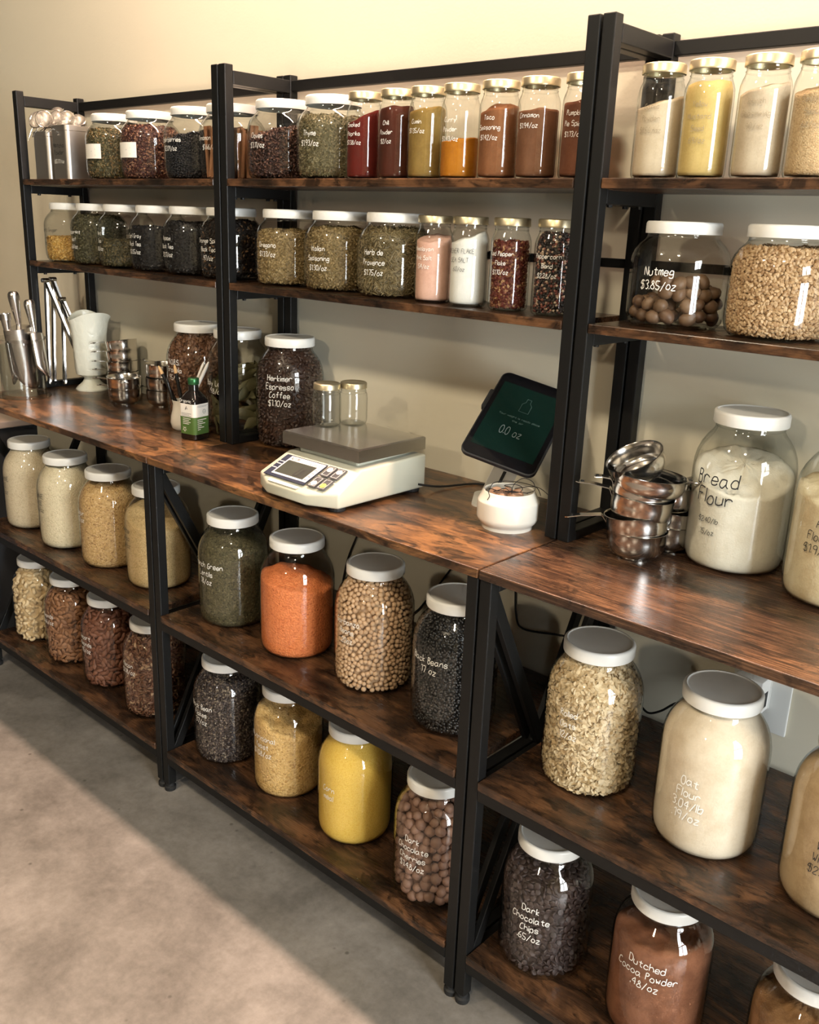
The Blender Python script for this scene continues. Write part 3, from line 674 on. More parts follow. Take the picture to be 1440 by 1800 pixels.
gj('S', -.367, YS, H1, 'squat jar of earl gray tea, fourth on the left lower row', ['Earl Gray', 'Black Tea', '$2.05/oz'], az=-90, group=SQ)
tea('earl_gray_tea', [(.005, .004, .004), (.011, .009, .008), (.015, .012, .011)], 'S', -.367, YS, H1, 'fine black earl gray tea filling its jar', .108, .005, (.007, .005, .004))
gj('S', -.225, YS, H1, 'squat jar of assam black tea left of the orange spice tea', ['Assam', 'Black Tea', '$2.17/oz'], az=-94, group=SQ)
tea('assam_tea', [(.006, .005, .004), (.013, .010, .009), (.018, .015, .012)], 'S', -.225, YS, H1, 'fine black assam tea filling its jar', .122, .005, (.007, .005, .004))
gj('S', -.080, YS, H1, 'squat jar of orange spice tea behind the joined front posts', ['Orange Spice', 'Black Tea', '.97/oz'], az=-84, group=SQ)
tea('orange_spice_tea', [(.006, .005, .004), (.015, .010, .008), (.022, .015, .012), (.012, .009, .008), (.28, .15, .065)], 'S', -.080, YS, H1, 'black tea with orange bits in the jar behind the posts', .130, .0050, (.0095, .0075, .006))
HB = [(.15, .095, .032), (.30, .205, .085), (.38, .27, .12), (.22, .15, .06)]
gj('S', .119, YS, H1, 'squat jar of oregano, first jar right of the joined posts', ['Oregano', '$1.33/oz'], az=-80, group=SQ)
tea('oregano', HB, 'S', .119, YS, H1, 'yellow green oregano flakes in their jar', .112, .0036, (.0062, .0055, .004), mound=.006, cat='herb')
gj('S', .275, YS, H1, 'squat jar of italian seasoning between oregano and herb de provence', ['Italian', 'Seasoning', '$1.30/oz'], az=-80, group=SQ)
tea('italian_seasoning', [(.13, .088, .032), (.26, .18, .075), (.33, .235, .105), (.19, .135, .055)], 'S', .275, YS, H1, 'olive brown italian herb seasoning in its jar', .122, .0036, (.0066, .0055, .004), mound=.006, cat='herb')
gj('S', .428, YS, H1, 'squat jar of herb needles beside the pink salt', ['Herb de', 'Provence', '$1.75/oz'], az=-80, group=SQ)
tea('herb_needles', [(.085, .062, .028), (.20, .148, .066), (.31, .235, .115), (.15, .11, .05)], 'S', .428, YS, H1, 'olive green herb needles lying every way in their jar', .128, .0042, (.0140, .0115, .0115), b_needle(), cat='herb', align=1)
gj('S', 1.020, YS, H1, 'squat jar part filled with whole nutmegs', ['Nutmeg', '$3.85/oz'], az=-86, group=SQ, size=.0118, gap=.020, tz=.090)
gj('S', 1.178, YS, H1, 'squat jar of chopped tan chunks cut off by the right edge', None, group=SQ)
tea('soy_chunks', [(.34, .19, .085), (.56, .37, .20), (.68, .48, .28), (.48, .30, .15)], 'S', 1.178, YS, H1, 'rough tan chopped chunks filling the right edge jar', .126, .0044, (.0080, .0070, .0066), ico(1, .30, 3), cat='grain', align=0)
# whole nutmegs: lying on each other in the jar
NM = []
nb = ico(2, .03, 5); nme = bpy.data.meshes.new('nutmeg'); nme.from_pydata([tuple(np.array(v)*np.array((.0215, .0215, .0275))) for v in nb[0]], [], nb[1]); nme.update()
nme.materials.append(piece_mat('nutmeg_shell', [(.085, .042, .022), (.22, .13, .07), (.14, .072, .038), (.27, .165, .095)], 'obj', .5, .4, .5, 90)); nme.polygons.foreach_set('use_smooth', [True]*len(nme.polygons))
rs_ = np.random.default_rng(5)
for lay, (zc, cnt, rr) in enumerate(((.0165, 15, .0565), (.0165, 8, .031), (.0345, 14, .056), (.0345, 7, .03), (.052, 10, .055), (.068, 5, .055))):
    for i in range(cnt):
        a = 2*PI*(i+.5*(lay % 2))/cnt + rs_.uniform(-.14, .14)
        if lay >= 4: a = -2.6+ (i/cnt)*(3.6 if lay == 4 else 1.6)+(.9 if lay == 5 else 1.2)
        o = bpy.data.objects.new('nutmeg', nme); COL.objects.link(o)
        o.location = (1.020+rr*math.cos(a), YS+rr*math.sin(a), H1+zc+rs_.uniform(-.001, .005)); o.rotation_euler = rs_.uniform(0, 6, 3).tolist(); s_ = rs_.uniform(.84, 1.04); o.scale = (s_, s_, s_)
        tag(o, 'single whole brown nutmeg lying in the squat jar', 'nutmeg', 'nutmegs in the squat jar')
# upper shelves: slim jars, lower row
def tj(x, z, what, text, name, clabel, cat, mat, fill, tilt=0, tdir=0, mound=0, y=-.12, ink='w', az=-82, sc=1.0, **k):
    gj('T', x, y, z, what, text, ink=ink, az=az, group=SL, sc=sc, **k)
    if mat is not None: content(name, 'T', x, y, z, clabel, cat, mat, fill, tilt, tdir, mound, .0012, sc)
tj(.549, H1, 'slim gold lidded jar of pink salt', ['Himalayan', 'Pink Salt', '.54/oz'], 'pink_salt', 'pale pink fine salt in a slim jar', 'salt', powder('pink_salt', (.76, .47, .37), (.66, .38, .29)), .112, .008, 100, .004)
tj(.631, H1, 'slim gold lidded jar of white flake salt beside the pink salt', ['KOSHER FLAKE', 'SEA SALT', '.60/oz'], 'flake_salt', 'white flake salt sloping up to the right in a slim jar', 'salt', powder('flake_salt', (.84, .83, .78), (.76, .75, .70)), .118, .012, 40, 0, ink='b')
gj('T', .721, -.12, H1, 'slim gold lidded jar of red pepper flake', ['Red Pepper', 'Flake', '$1.10/oz'], az=-82, group=SL)
heap('red_pepper_flake', 'T', .721, -.12, H1, 'dark red pepper flakes with pale seeds', 'spice', [(.085, .014, .010), (.15, .028, .015), (.12, .02, .012), (.18, .04, .02), (.50, .30, .13)], b_shard(), (.0072, .0072, .005), .0032, .003, .116, align=1, smooth=False, core_inset=.004, wobble=.7)
gj('T', .811, -.12, H1, 'slim gold lidded jar of peppercorns half hidden by the front post', ['Peppercorn', 'Blend', '$2.28/oz'], az=-76, group=SL)
heap('peppercorn_blend', 'T', .811, -.12, H1, 'mixed black, red and white peppercorns', 'spice', [(.018, .014, .012), (.030, .022, .018), (.022, .018, .016), (.05, .03, .025), (.20, .045, .03), (.62, .48, .34)], ico(2), (.0052, .0052, .0050), .0041, .0034, .132, core_inset=.005, rough=.5)
# upper shelves: top row
tea_y = YS
gj('S', -.548, YS, H2, 'squat jar of green leaf tea with paper sticker beside the tins', None, group=SQ)
tea('green_leaf_tea', [(.035, .031, .014), (.095, .082, .036), (.17, .145, .07), (.26, .14, .045)], 'S', -.548, YS, H2, 'mottled green leaf tea in the first stickered jar', .122)
gj('S', -.390, YS, H2, 'squat jar of dark red fruit tea with paper sticker', None, group=SQ)
tea('fruit_tea', [(.025, .010, .010), (.065, .018, .016), (.11, .035, .022), (.30, .15, .08), (.035, .014, .013)], 'S', -.390, YS, H2, 'dark red and gold fruit tea in the second stickered jar', .124)
gj('S', -.205, YS, H2, 'squat jar of black elderberries', ['Elderberries', '$2.09/oz'], az=-88, group=SQ)
heap('elderberries', 'S', -.205, YS, H2, 'black dried elderberries sloping in their jar', 'berries', [(.004, .004, .005), (.008, .007, .009), (.006, .005, .007)], ico(1), (.0058, .0055, .005), .0046, .0034, .092, .018, 10, .004, core_inset=.005)
gj('S', -.070, YS, H2, 'squat jar of cinnamon sticks behind the joined front posts', ['Cinnamon Sticks', '$1.66/oz'], az=-80, group=SQ)
def stick_mesh():
    mb = MB(); 
    for sx in (-1, 1):
        P = []; 
        n = 9; vs = []
        for zz in (0, .115):
            for i in range(n):
                a = -.3+i/(n-1)*4.6; r = .0058-.0026*i/(n-1); vs.append((sx*(.0052+ -r*math.cos(a)), r*math.sin(a), zz))
        mb.add(vs, [(i, i+1, n+i+1, n+i) for i in range(n-1)])
    return mb
STK = stick_mesh().mesh('cinnamon_stick'); STK.materials.append(piece_mat('cinnamon_bark', [(.24, .10, .045), (.42, .21, .105), (.32, .15, .07)], 'obj', .7, .3, .5, 60)); STK.polygons.foreach_set('use_smooth', [True]*len(STK.polygons))
for k in range(18):
    o = bpy.data.objects.new('cinnamon_stick', STK); COL.objects.link(o); a = 2*PI*k/13+.2; rr = .050 if k < 13 else .024
    o.location = (-.070+rr*math.cos(a), YS+rr*math.sin(a), H2+.006); o.rotation_euler = (random.uniform(-.10, .10), random.uniform(-.10, .10), random.uniform(0, 6))
    o.scale = (1.1, 1.1, .88+random.uniform(-.06, .06)); tag(o, 'curled cinnamon stick standing in the squat jar', 'cinnamon stick', 'cinnamon sticks in the jar')
gj('S', .099, YS, H2, 'squat jar of cloves, first right of the posts on the top row', ['Cloves', '$3.11/oz'], az=-86, group=SQ)
heap('cloves', 'S', .099, YS, H2, 'dark brown whole cloves sloping up to the right', 'spice', [(.022, .010, .008), (.050, .020, .015), (.085, .035, .024), (.16, .075, .045)], b_clove(), (.0125, .0105, .0105), .0052, .0050, .092, .016, 20, .008, align=1, core_inset=.007, wobble=.8)
gj('S', .252, YS, H2, 'squat jar of thyme beside the red paprika', ['Thyme', '$1.93/oz'], az=-82, group=SQ)
tea('thyme', [(.085, .072, .034), (.17, .142, .07), (.24, .20, .10), (.13, .108, .052)], 'S', .252, YS, H2, 'grey green thyme filling its jar', .121, .0034, (.0058, .005, .004), cat='herb')
YT = -.125
T2 = dict(y=YT)
tj(.369, H2, 'slim jar of red paprika beside the thyme', ['Smoked', 'Paprika', '$1.38/oz'], 'paprika', 'bright red paprika sloping up to the right', 'spice', powder('paprika', (.125, .016, .011), (.088, .012, .008)), .108, .016, 35, 0, **T2)
tj(.452, H2, 'slim jar of dark chili powder', ['Chili', 'Powder', '$2/oz'], 'chili_powder', 'dark brick red chili powder in a slim jar', 'spice', powder('chili_powder', (.078, .021, .012), (.055, .015, .008)), .120, .004, 0, .002, **T2)
tj(.525, H2, 'slim jar of olive tan cumin', ['Cumin', '$1.35/oz'], 'cumin', 'olive tan ground cumin in a slim jar', 'spice', powder('cumin', (.28, .18, .052), (.21, .13, .036)), .112, .006, 0, .004, **T2)
tj(.601, H2, 'slim jar of golden curry powder, less than half full', ['Curry', 'Powder', '$1.43/oz'], 'curry_powder', 'deep golden curry powder in the half empty slim jar', 'spice', powder('curry_powder', (.48, .18, .016), (.38, .13, .011)), .062, .004, 30, .004, **T2)
tj(.684, H2, 'slim jar of orange brown taco seasoning', ['Taco', 'Seasoning', '$1.42/oz'], 'taco_seasoning', 'orange brown taco seasoning mounded in a slim jar', 'spice', powder('taco_seasoning', (.25, .105, .046), (.185, .075, .032)), .105, .006, 20, .012, **T2)
tj(.762, H2, 'slim jar of brown cinnamon powder', ['Cinnamon', '$1.94/oz'], 'ground_cinnamon', 'dusty brown ground cinnamon in a slim jar', 'spice', powder('ground_cinnamon', (.20, .092, .048), (.15, .066, .034)), .102, .002, 0, .002, **T2)
tj(.847, H2, 'slim jar of pumpkin pie spice half hidden by the post', ['Pumpkin', 'Pie Spice', '$1.13/oz'], 'pumpkin_pie_spice', 'reddish brown pie spice in the slim jar by the post', 'spice', powder('pumpkin_pie_spice', (.175, .068, .036), (.13, .048, .025)), .110, .003, 0, .003, **T2)
T3 = dict(y=YT, sc=1.025, ink='f')
tj(.976, H2, 'slim jar of off white garlic powder beside the right posts', ['Garlic', 'Powder', '$1.56/oz'], 'garlic_powder', 'off white garlic powder in a slim jar', 'spice', powder('garlic_powder', (.64, .53, .38), (.55, .44, .30)), .100, .010, 30, .004, **T3)
tj(1.049, H2, 'slim jar of yellow mustard seed', ['Yellow', 'Mustard', 'Seed', '.69/oz'], 'ground_mustard', 'pale yellow mustard in a slim jar', 'spice', powder('ground_mustard', (.64, .48, .19), (.54, .39, .14)), .121, .003, 0, .003, **T3)
tj(1.129, H2, 'slim jar of cream coloured ranch seasoning', ['Ranch', 'Seasoning', '.90/oz'], 'ranch_seasoning', 'pale cream ranch seasoning in a slim jar', 'spice', powder('ranch_seasoning', (.62, .52, .38), (.51, .41, .29)), .110, .008, 20, .004, **T3)
tj(1.203, H2, 'slim jar of tan sesame seed at the right edge', ['Sesame', 'Seed', '.68/oz'], 'sesame_seed', 'tan sesame seed in the slim jar at the right edge', 'spice', rice('sesame_seed', [(.42, .28, .14), (.60, .44, .25), (.52, .36, .19)], 500, bd=.001), .108, .01, 60, .004, **T3)
# paper stickers on the two tea jars
for lb in ('squat jar of green leaf tea', 'squat jar of dark red fruit tea'):
    jr = [o for o in COL.objects if o.get('label', '').startswith(lb)][0]; R = .0738; a0 = math.radians(-84); mb = MB(); n = 8; vs = []
    for i in range(n+1):
        s = (i/n-.5)*.062
        for t in (.048, .082): vs.append((R*math.cos(a0+s/R), R*math.sin(a0+s/R), t))
    st = link('sticker', mb.add(vs, [(2*i, 2*i+2, 2*i+3, 2*i+1) for i in range(n)]), M_PAPER, jr, True)
    fn = lambda s, t: ((R+.0003)*math.cos(a0+s/R), (R+.0003)*math.sin(a0+s/R), .074+t)
    link('print', ribbons([[(-.026, -.0045*k), (.026-.012*(k % 3), -.0045*k)] for k in range(5)], .0014, fn), M_GREYINK, st)

# ------------------------------------------------------------------ weighing scale
sc_ = thing('weighing_scale', (.452, -.26, ZT), 'cream digital weighing scale with a steel plate', 'scale')
def scale_body():
    ox, oy, oz = .452, -.26, 0
    out = [(.345, -.13), (.345, -.362), (.395, -.387), (.503, -.387), (.560, -.360), (.560, -.13)]
    lip = [.074, .036, .029, .029, .036, .074]
    b = [(x-ox, y-oy, .008) for x, y in out]; l = [(x-ox, y-oy, h) for (x, y), h in zip(out, lip)]
    q = [(.352-ox, -.298-oy, .068), (.553-ox, -.298-oy, .068)]
    vs = b+l+q; n = 6
    fs = [(5, 4, 3, 2, 1, 0), (1, 2, 8, 7), (2, 3, 9, 8), (3, 4, 10, 9), (4, 5, 11, 13, 10), (5, 0, 6, 11), (0, 1, 7, 12, 6), (7, 8, 9, 10, 13, 12), (12, 13, 11, 6)]
    return MB().add(vs, fs)
link('body', scale_body(), M_CREAM, sc_, True, bevel=.004, seg=3)
part_box('platform_support', sc_, (-.082, -.025, .066), (.078, .118, .088), .004, M_CREAM)
def plate_mesh():
    mb = MB(); a, b = .105, .090; vs = []
    rows = [(a, b, .0800), (a, b, .0805), (a, b, .1025), (a-.0025, b-.0025, .105)]
    for (hx, hy, z) in rows: vs += [(-hx, -hy, z), (hx, -hy, z), (hx, hy, z), (-hx, hy, z)]
    fs = [(3, 2, 1, 0)]+[(4*j+i, 4*j+(i+1) % 4, 4*j+4+(i+1) % 4, 4*j+4+i) for j in range(3) for i in range(4)]+[(12, 13, 14, 15)]
    return mb.add(vs, fs)
pl = link('weighing_plate', plate_mesh(), plain('scale_plate_steel', (.74, .71, .65), .24, 1), sc_, True); pl.location = (-.009, .050, 0)
for fx, fy in ((-.085, -.095), (.088, -.085), (-.085, .112), (.088, .112)):
    o = link('foot', MB().lathe([(.015, 0), (.016, .002), (.016, .0085)], 18, close_top=True), M_RUBBER, sc_); o.location = (fx, fy, 0)
pc = Vector((-.003, -.0835, .0487)); py = Vector((0, .089, .0385)).normalized(); pn = Vector((1, 0, 0)).cross(py)
PM = Matrix(((1, py.x, pn.x, pc.x), (0, py.y, pn.y, pc.y), (0, py.z, pn.z, pc.z), (0, 0, 0, 1)))
def panel_box(name, x0, x1, y0, y1, h, mat, par=sc_, z=.0005): return link(name, MB().box((x0, y0, z), (x1, y1, z+h), PM), mat, par)
M_NAVY = plain('display_navy', (.022, .028, .055), .4); M_WPAN = plain('display_white', (.78, .78, .76), .4); M_LCD = plain('lcd_grey', (.060, .066, .054), .22); M_BTN = plain('button_grey', (.06, .062, .07), .45)
panel_box('display_bezel', -.082, .030, -.030, .036, .0016, M_NAVY)
fr_ = panel_box('display_frame', -.066, .0285, -.0235, .0335, .0022, M_WPAN)
panel_box('display', -.062, .0165, -.019, .0205, .0027, M_LCD, fr_)
T_ = lambda x, y, h: PM @ Matrix.Translation((x, y, h))
flat_text(fr_, ['ACOM'], .0075, .01, T_(-.0500, .0235, .0029), M_NAVY, slant=.2); flat_text(fr_, ['PW-200 II'], .0050, .01, T_(.0060, .0225, .0029), M_NAVY)
SEG = []
for x_ in (-.014, .000): SEG += [[(x_, 0), (x_+.009, 0), (x_+.012, .024), (x_+.003, .024), (x_, 0)]]
SEG += [[(-.0025, 0), (-.0022, .002)]]
link('display_digits', ribbons(SEG, .0028, lambda s, t: T_(0, -.0145, .0034) @ Vector((s, t, 0))), M_BLACKINK, fr_)
for k in range(4): panel_box('indicator', .0195, .0265, -.018+.010*k, -.0165+.010*k, .0028, M_GREYINK, fr_)
for k, y in enumerate((-.008, .0045, .0125)): panel_box('marker', -.0805, -.068, y, y+.0016, .0022, M_WPAN)
for i, x in enumerate((.036, .0605)):
    for j, y in enumerate((-.028, .006)):
        bt = panel_box('button', x, x+.0215, y, y+.030, .0018, M_BTN)
        col = plain('key_yellow', (.72, .66, .12), .4) if (i, j) == (1, 0) else M_WPAN
        link('key', MB().lathe([(.0062, .0018), (.0062, .0032), (.005, .0038)], 16, PM @ Matrix.Translation((x+.0108, y+(.010 if j == 0 else .019), 0)), close_top=True), col, bt)
        link('key_ring', ribbons([[(x+.0035, y+.003), (x+.0185, y+.003), (x+.0185, y+.027), (x+.0035, y+.027), (x+.0035, y+.003)]], .0011, lambda s, t: PM @ Vector((s, t, .0026))), M_WPAN, bt)
panel_box('model_strip', -.055, .025, -.0440, -.0375, .0008, M_PAPER)
for k, (x, y) in enumerate(((.352, -.198), (.374, -.146))):
    jar('E', x, y, ZT+.1052, ('small empty gold lidded jar at the front of the scale plate', 'small empty gold lidded jar at the back of the scale plate')[k], group='empty jars on the scale', name='empty_jar')
# ------------------------------------------------------------------ tablet on its stand
TM = Matrix.Translation((.752, -.106, .979)) @ Matrix.Rotation(.667, 4, 'Z') @ Matrix.Rotation(-.883, 4, 'X') @ Matrix.Rotation(.38, 4, 'Y') @ Matrix.Rotation(PI/2, 4, 'X')
tb = thing('tablet', (.752, -.106, .979), 'black tablet with dark green screen leaning on a white stand', 'tablet')
tb.matrix_world = TM
def rounded(wd, ht, r, n=6):
    P = []
    for cx, cy, a0 in ((wd/2-r, ht/2-r, 0), (-wd/2+r, ht/2-r, PI/2), (-wd/2+r, -ht/2+r, PI), (wd/2-r, -ht/2+r, 1.5*PI)):
        for i in range(n+1): a = a0+PI/2*i/n; P.append((cx+r*math.cos(a), cy+r*math.sin(a)))
    return P
def slab(P, z0, z1):
    n = len(P); return MB().add([(x, y, z0) for x, y in P]+[(x, y, z1) for x, y in P], [tuple(range(n-1, -1, -1)), tuple(range(n, 2*n))]+[(i, (i+1) % n, n+(i+1) % n, n+i) for i in range(n)])
link('case', slab(rounded(.140, .205, .016), -.008, .0005), plain('tablet_case', (.012, .012, .014), .5), tb, True, bevel=.0015)
link('glass_front', slab(rounded(.134, .199, .013), .0003, .0016), plain('tablet_glass', (.006, .006, .007), .06), tb)
def mk_screen():
    m, nt, b = nmat('tablet_screen'); b.inputs['Base Color'].default_value = (.004, .012, .009, 1); b.inputs['Roughness'].default_value = .08
    b.inputs['Emission Color'].default_value = (.010, .045, .034, 1); b.inputs['Emission Strength'].default_value = .05; return m
scn = link('screen', slab(rounded(.117, .155, .001, 1), .0014, .0019), mk_screen(), tb)
M_SCT = plain('screen_text', (.15, .18, .19), .4); M_SCT2 = plain('screen_text_dim', (.05, .085, .08), .4)
flat_text(scn, ['0.0 oz'], .0170, .02, Matrix.Translation((-.002, -.036, .0021)) @ Matrix.Diagonal((.62, 1, 1, 1)), M_SCT, .0017, jit=0)
flat_text(scn, ['Your weight is ready place', 'the jar'], .0042, .009, Matrix.Translation((0, .004, .0021)), M_SCT2, .0008)
link('screen_bottle', ribbons([[(-.004, .054), (.004, .054), (.004, .046), (.009, .040), (.009, .022), (-.009, .022), (-.009, .040), (-.004, .046), (-.004, .054)]], .0009, lambda s, t: (s, t, .0021)), M_SCT2, scn)
link('camera_button', slab(rounded(.008, .045, .003), -.012, -.002), M_RUBBER, tb, loc=(-.072, .03, 0))
M_STAND = plain('white_stand_metal', (.72, .71, .66), .35)
ts = thing('tablet_stand', (.705, -.07, ZT), 'white metal tablet stand behind the ceramic pot', 'stand')
o = link('base_plate', slab(rounded(.115, .105, .02), 0, .004), M_STAND, ts, True); o.rotation_euler = (0, 0, .6)
def arm_mesh():
    A = Vector((-.030, .006, .003)); B = Vector((.045, -.012, .142)); d = (B-A).normalized(); sdir = Vector((.80, .60, 0)); sdir = (sdir-d*sdir.dot(d)).normalized(); nn = d.cross(sdir)
    M = Matrix(((sdir.x, d.x, nn.x, A.x), (sdir.y, d.y, nn.y, A.y), (sdir.z, d.z, nn.z, A.z), (0, 0, 0, 1))); return M, (B-A).length
AM, AL = arm_mesh()
link('support_arm', MB().box((-.024, 0, -.0015), (.024, AL, .0015), AM), M_STAND, ts, bevel=.001)
link('slot', MB().box((-.003, .035, -.0022), (.003, .065, .0022), AM), M_RUBBER, ts); link('screw_hole', MB().lathe([(.0035, -.0023), (.0035, .0023)], 12, AM @ Matrix.Translation((.003, .085, 0)), close_top=True), M_RUBBER, ts)
# ------------------------------------------------------------------ ceramic pot with wooden tags
pot = thing('ceramic_pot', (.800, -.186, ZT), 'squat white ceramic pot holding wooden tags beside the tablet', 'pot')
link('bowl', MB().lathe([(0, .002), (.040, .002), (.041, 0), (.0438, 0), (.0442, .005), (.0450, .007), (.0495, .011), (.0525, .016), (.0534, .019), (.0536, .021), (.0536, .0465), (.0534, .0482), (.0526, .0500), (.0516, .0515), (.0456, .0630), (.0450, .0642), (.0442, .0655), (.0432, .0660), (.0420, .0655), (.0412, .0640), (.0425, .060), (.049, .050), (.049, .026), (.036, .010), (0, .009)], 56, close_bot=False), M_CERAMIC, pot, True)
M_TAGW = powder('pale_tag_wood', (.66, .40, .27), (.55, .31, .20), .15)
TAGS = [(-.018, -.012, .0555, .5, .2, 'round'), (.004, -.020, .0560, .3, -.6, 'round'), (.018, -.006, .058, -.4, .4, 'round'), (-.004, .008, .0570, .2, .3, 'round'), (.006, .020, .052, .8, .1, 'round')]
for k, (dx, dy, z, a, b, _) in enumerate(TAGS):
    o = link('wooden_tag', MB().lathe([(.0120, -.005), (.0128, -.004), (.0128, .004), (.0120, .005)], 22, close_top=True), M_TAGW, None, True)
    o.location = (.800+dx, -.186+dy, ZT+z); o.rotation_euler = (a+.5, b, random.uniform(0, 3))
    tag(o, 'round pale wooden tag lying in the white pot', 'tag', 'wooden tags in the pot')
M_STRING = plain('black_waxed_string', (.012, .010, .010), .6)
def loop(pts, k=6):
    out = []; n = len(pts); P = [Vector(p) for p in pts]
    for i in range(n-1):
        p0, p1, p2, p3 = P[max(i-1, 0)], P[i], P[i+1], P[min(i+2, n-1)]
        for j in range(k):
            t = j/k; out.append(.5*((2*p1)+(p2-p0)*t+(2*p0-5*p1+4*p2-p3)*t*t+(3*p1-p0-3*p2+p3)*t**3))
    return out+[P[-1]]
PX, PYY, PZ = .800, -.186, ZT
STR = [('black string loop standing up out of the pot', [(.010, -.008, .062), (.012, -.004, .078), (.024, .004, .090), (.040, .010, .086), (.044, .012, .072), (.030, .010, .064)]),
       ('black string curling over the front rim of the pot', [(-.016, -.016, .064), (-.020, -.030, .069), (-.012, -.0445, .0700), (-.006, -.0475, .062), (-.008, -.050, .055)]),
       ('black string arcing round the inside of the pot rim', [(-.034, -.012, .060), (-.036, .006, .070), (-.016, .030, .0715), (.014, .036, .0715), (.042, .022, .073), (.058, .010, .066)]),
       ('black string looped across the wooden tags', [(-.010, -.022, .0655), (.000, -.012, .070), (.016, -.022, .068), (.008, -.044, .0705), (-.002, -.042, .0705), (.004, -.026, .069), (.022, -.012, .069), (.036, .004, .066)]),
       ('black string tangled low between the wooden tags', [(.020, -.020, .066), (.006, -.002, .0705), (-.014, .004, .069), (-.006, .020, .070), (.016, .014, .071), (.026, -.006, .068), (.010, -.026, .069)]),
       ('black string trailing behind the pot to the right', [(.004, .010, .066), (.024, .022, .072), (.040, .030, .072), (.058, .034, .062), (.074, .030, .052)])]
for lb, P in STR:
    tag(link('string', MB().tube(loop([(PX+a, PYY+b, PZ+c) for a, b, c in P]), .0007, 5), M_STRING, None, True), lb, 'string', 'strings in the pot')
# ------------------------------------------------------------------ steel cups
def cup_me(R, h, name):
    p = [(0, .004), (R*.50, .004), (R*.52, 0), (R*.58, 0), (R*.60, .004), (R*.72, .0058), (R*.84, h*.21), (R*.925, h*.34), (R*.965, h*.5), (R*.985, h*.7), (R, h*.97), (R*1.02, h), (R*1.0, h*1.005), (R*.975, h*.97), (R*.955, h*.68), (R*.93, h*.48), (R*.88, h*.34), (R*.78, h*.22), (R*.66, .0085), (0, .007)]
    return MB().lathe(p, 44, close_bot=False)
CUPM = {}
def cup(loc, label, R, h, tilt=(0, 0), haz=200, hl=.055, group=None, handle='flat'):
    c = thing('steel_cup', loc, label, 'measuring cup', group); c.rotation_euler = (tilt[0], tilt[1], 0)
    k = (R, h)
    if k not in CUPM:
        me = cup_me(R, h, 'bowl').mesh('bowl'); me.materials.append(M_STEEL); me.polygons.foreach_set('use_smooth', [True]*len(me.polygons)); me.set_sharp_from_angle(angle=math.radians(50)); CUPM[k] = me
    link('bowl', CUPM[k], None, c)
    a = math.radians(haz); Mh = Matrix.Rotation(a, 4, 'Z')
    if handle == 'flat':
        vs = []
        for x, wd, z in ((R*.97, .009, h-.010), (R*1.04, .009, h-.003), (R*1.1, .0075, h), (R+hl*.6, .0075, h+.001), (R+hl*.93, .0095, h), (R+hl, .006, h-.0005)):
            for s_, dz in ((-1, 0), (1, 0), (1, -.0016), (-1, -.0016)): vs.append(Mh @ Vector((x, s_*wd, z+dz)))
        fs = [(4*i+j, 4*i+(j+1) % 4, 4*i+4+(j+1) % 4, 4*i+4+j) for i in range(5) for j in range(4)]+[(3, 2, 1, 0), (20, 21, 22, 23)]
        hd = link('handle', MB().add(vs, fs), M_STEEL, c)
        link('hanging_hole', MB().lathe([(.003, -.0024), (.003, .0012)], 10, Mh @ Matrix.Translation((R+hl*.84, 0, h)), close_top=True), M_RUBBER, hd)
    elif handle == 'ring':
        P = [Mh @ Vector((R*.99+.026-.028*math.cos(t), .021*math.sin(t), h-.004+.006*math.sin(t/2))) for t in np.linspace(.35, 2*PI-.35, 22)]
        link('ring_handle', MB().tube(P, .0017, 7), M_STEEL, c, True); link('ear', MB().box((R*.93, -.013, h*.55), (R*1.0, .013, h*.82), Mh), M_STEEL, c, bevel=.002)
        hd = Matrix.Rotation(math.radians(haz+150), 4, 'Z'); link('spout', MB().add([hd @ Vector(v) for v in ((R*.96, -.014, h), (R*.96, .014, h), (R*1.38, 0, h+.002), (R*.97, 0, h*.72))], [(0, 1, 2), (1, 3, 2), (3, 0, 2)]), M_STEEL, c)
    return c
GC = 'stacked steel measuring cups'
bx, by = 1.031, -.155; V = lambda dx, dy, z: (bx+dx, by+dy, ZT+z)
cup(V(0, 0, .0), 'bottom steel cup of the stack beside the bread flour', .0475, .046, (0, 0), 205, .050, GC, None)
cup(V(.002, .001, .0235), 'steel cup second from the bottom, with a long handle pointing left', .0495, .050, (.05, -.13), 212, .062, GC)
cup(V(-.001, .0, .0540), 'steel cup in the middle of the stack beside the bread flour', .0490, .050, (-.03, .09), 203, .058, GC)
cup(V(-.001, .0, .0780), 'steel cup just under the ring handled strainer', .0480, .046, (-.02, .07), 215, .030, GC)
cup(V(.008, .003, .1010), 'wide steel strainer with a wire ring handle near the stack top', .0560, .036, (-.06, .05), 38, .05, GC, 'ring')
cup(V(-.006, .008, .1280), 'tilted steel bowl on top of the stack showing its inside', .0450, .040, (.42, -.26), 60, .03, GC, None)
cup(V(.018, .080, .0), 'steel cup standing behind the stack, lowest of its pile', .0450, .045, (0, 0), 60, .03, GC, None)
cup(V(.018, .080, .0260), 'steel cup standing behind the stack, second of its pile', .0455, .045, (0, .05), 60, .03, GC, None)
cup(V(.018, .078, .0640), 'steel cup at the top of the rear pile', .0450, .046, (.02, -.05), 60, .03, GC, None)
ax, ay = -.645, -.052; V2 = lambda dx, dy, z: (ax+dx, ay+dy, ZT+z); GL2 = 'steel measuring cups on the left worktop'
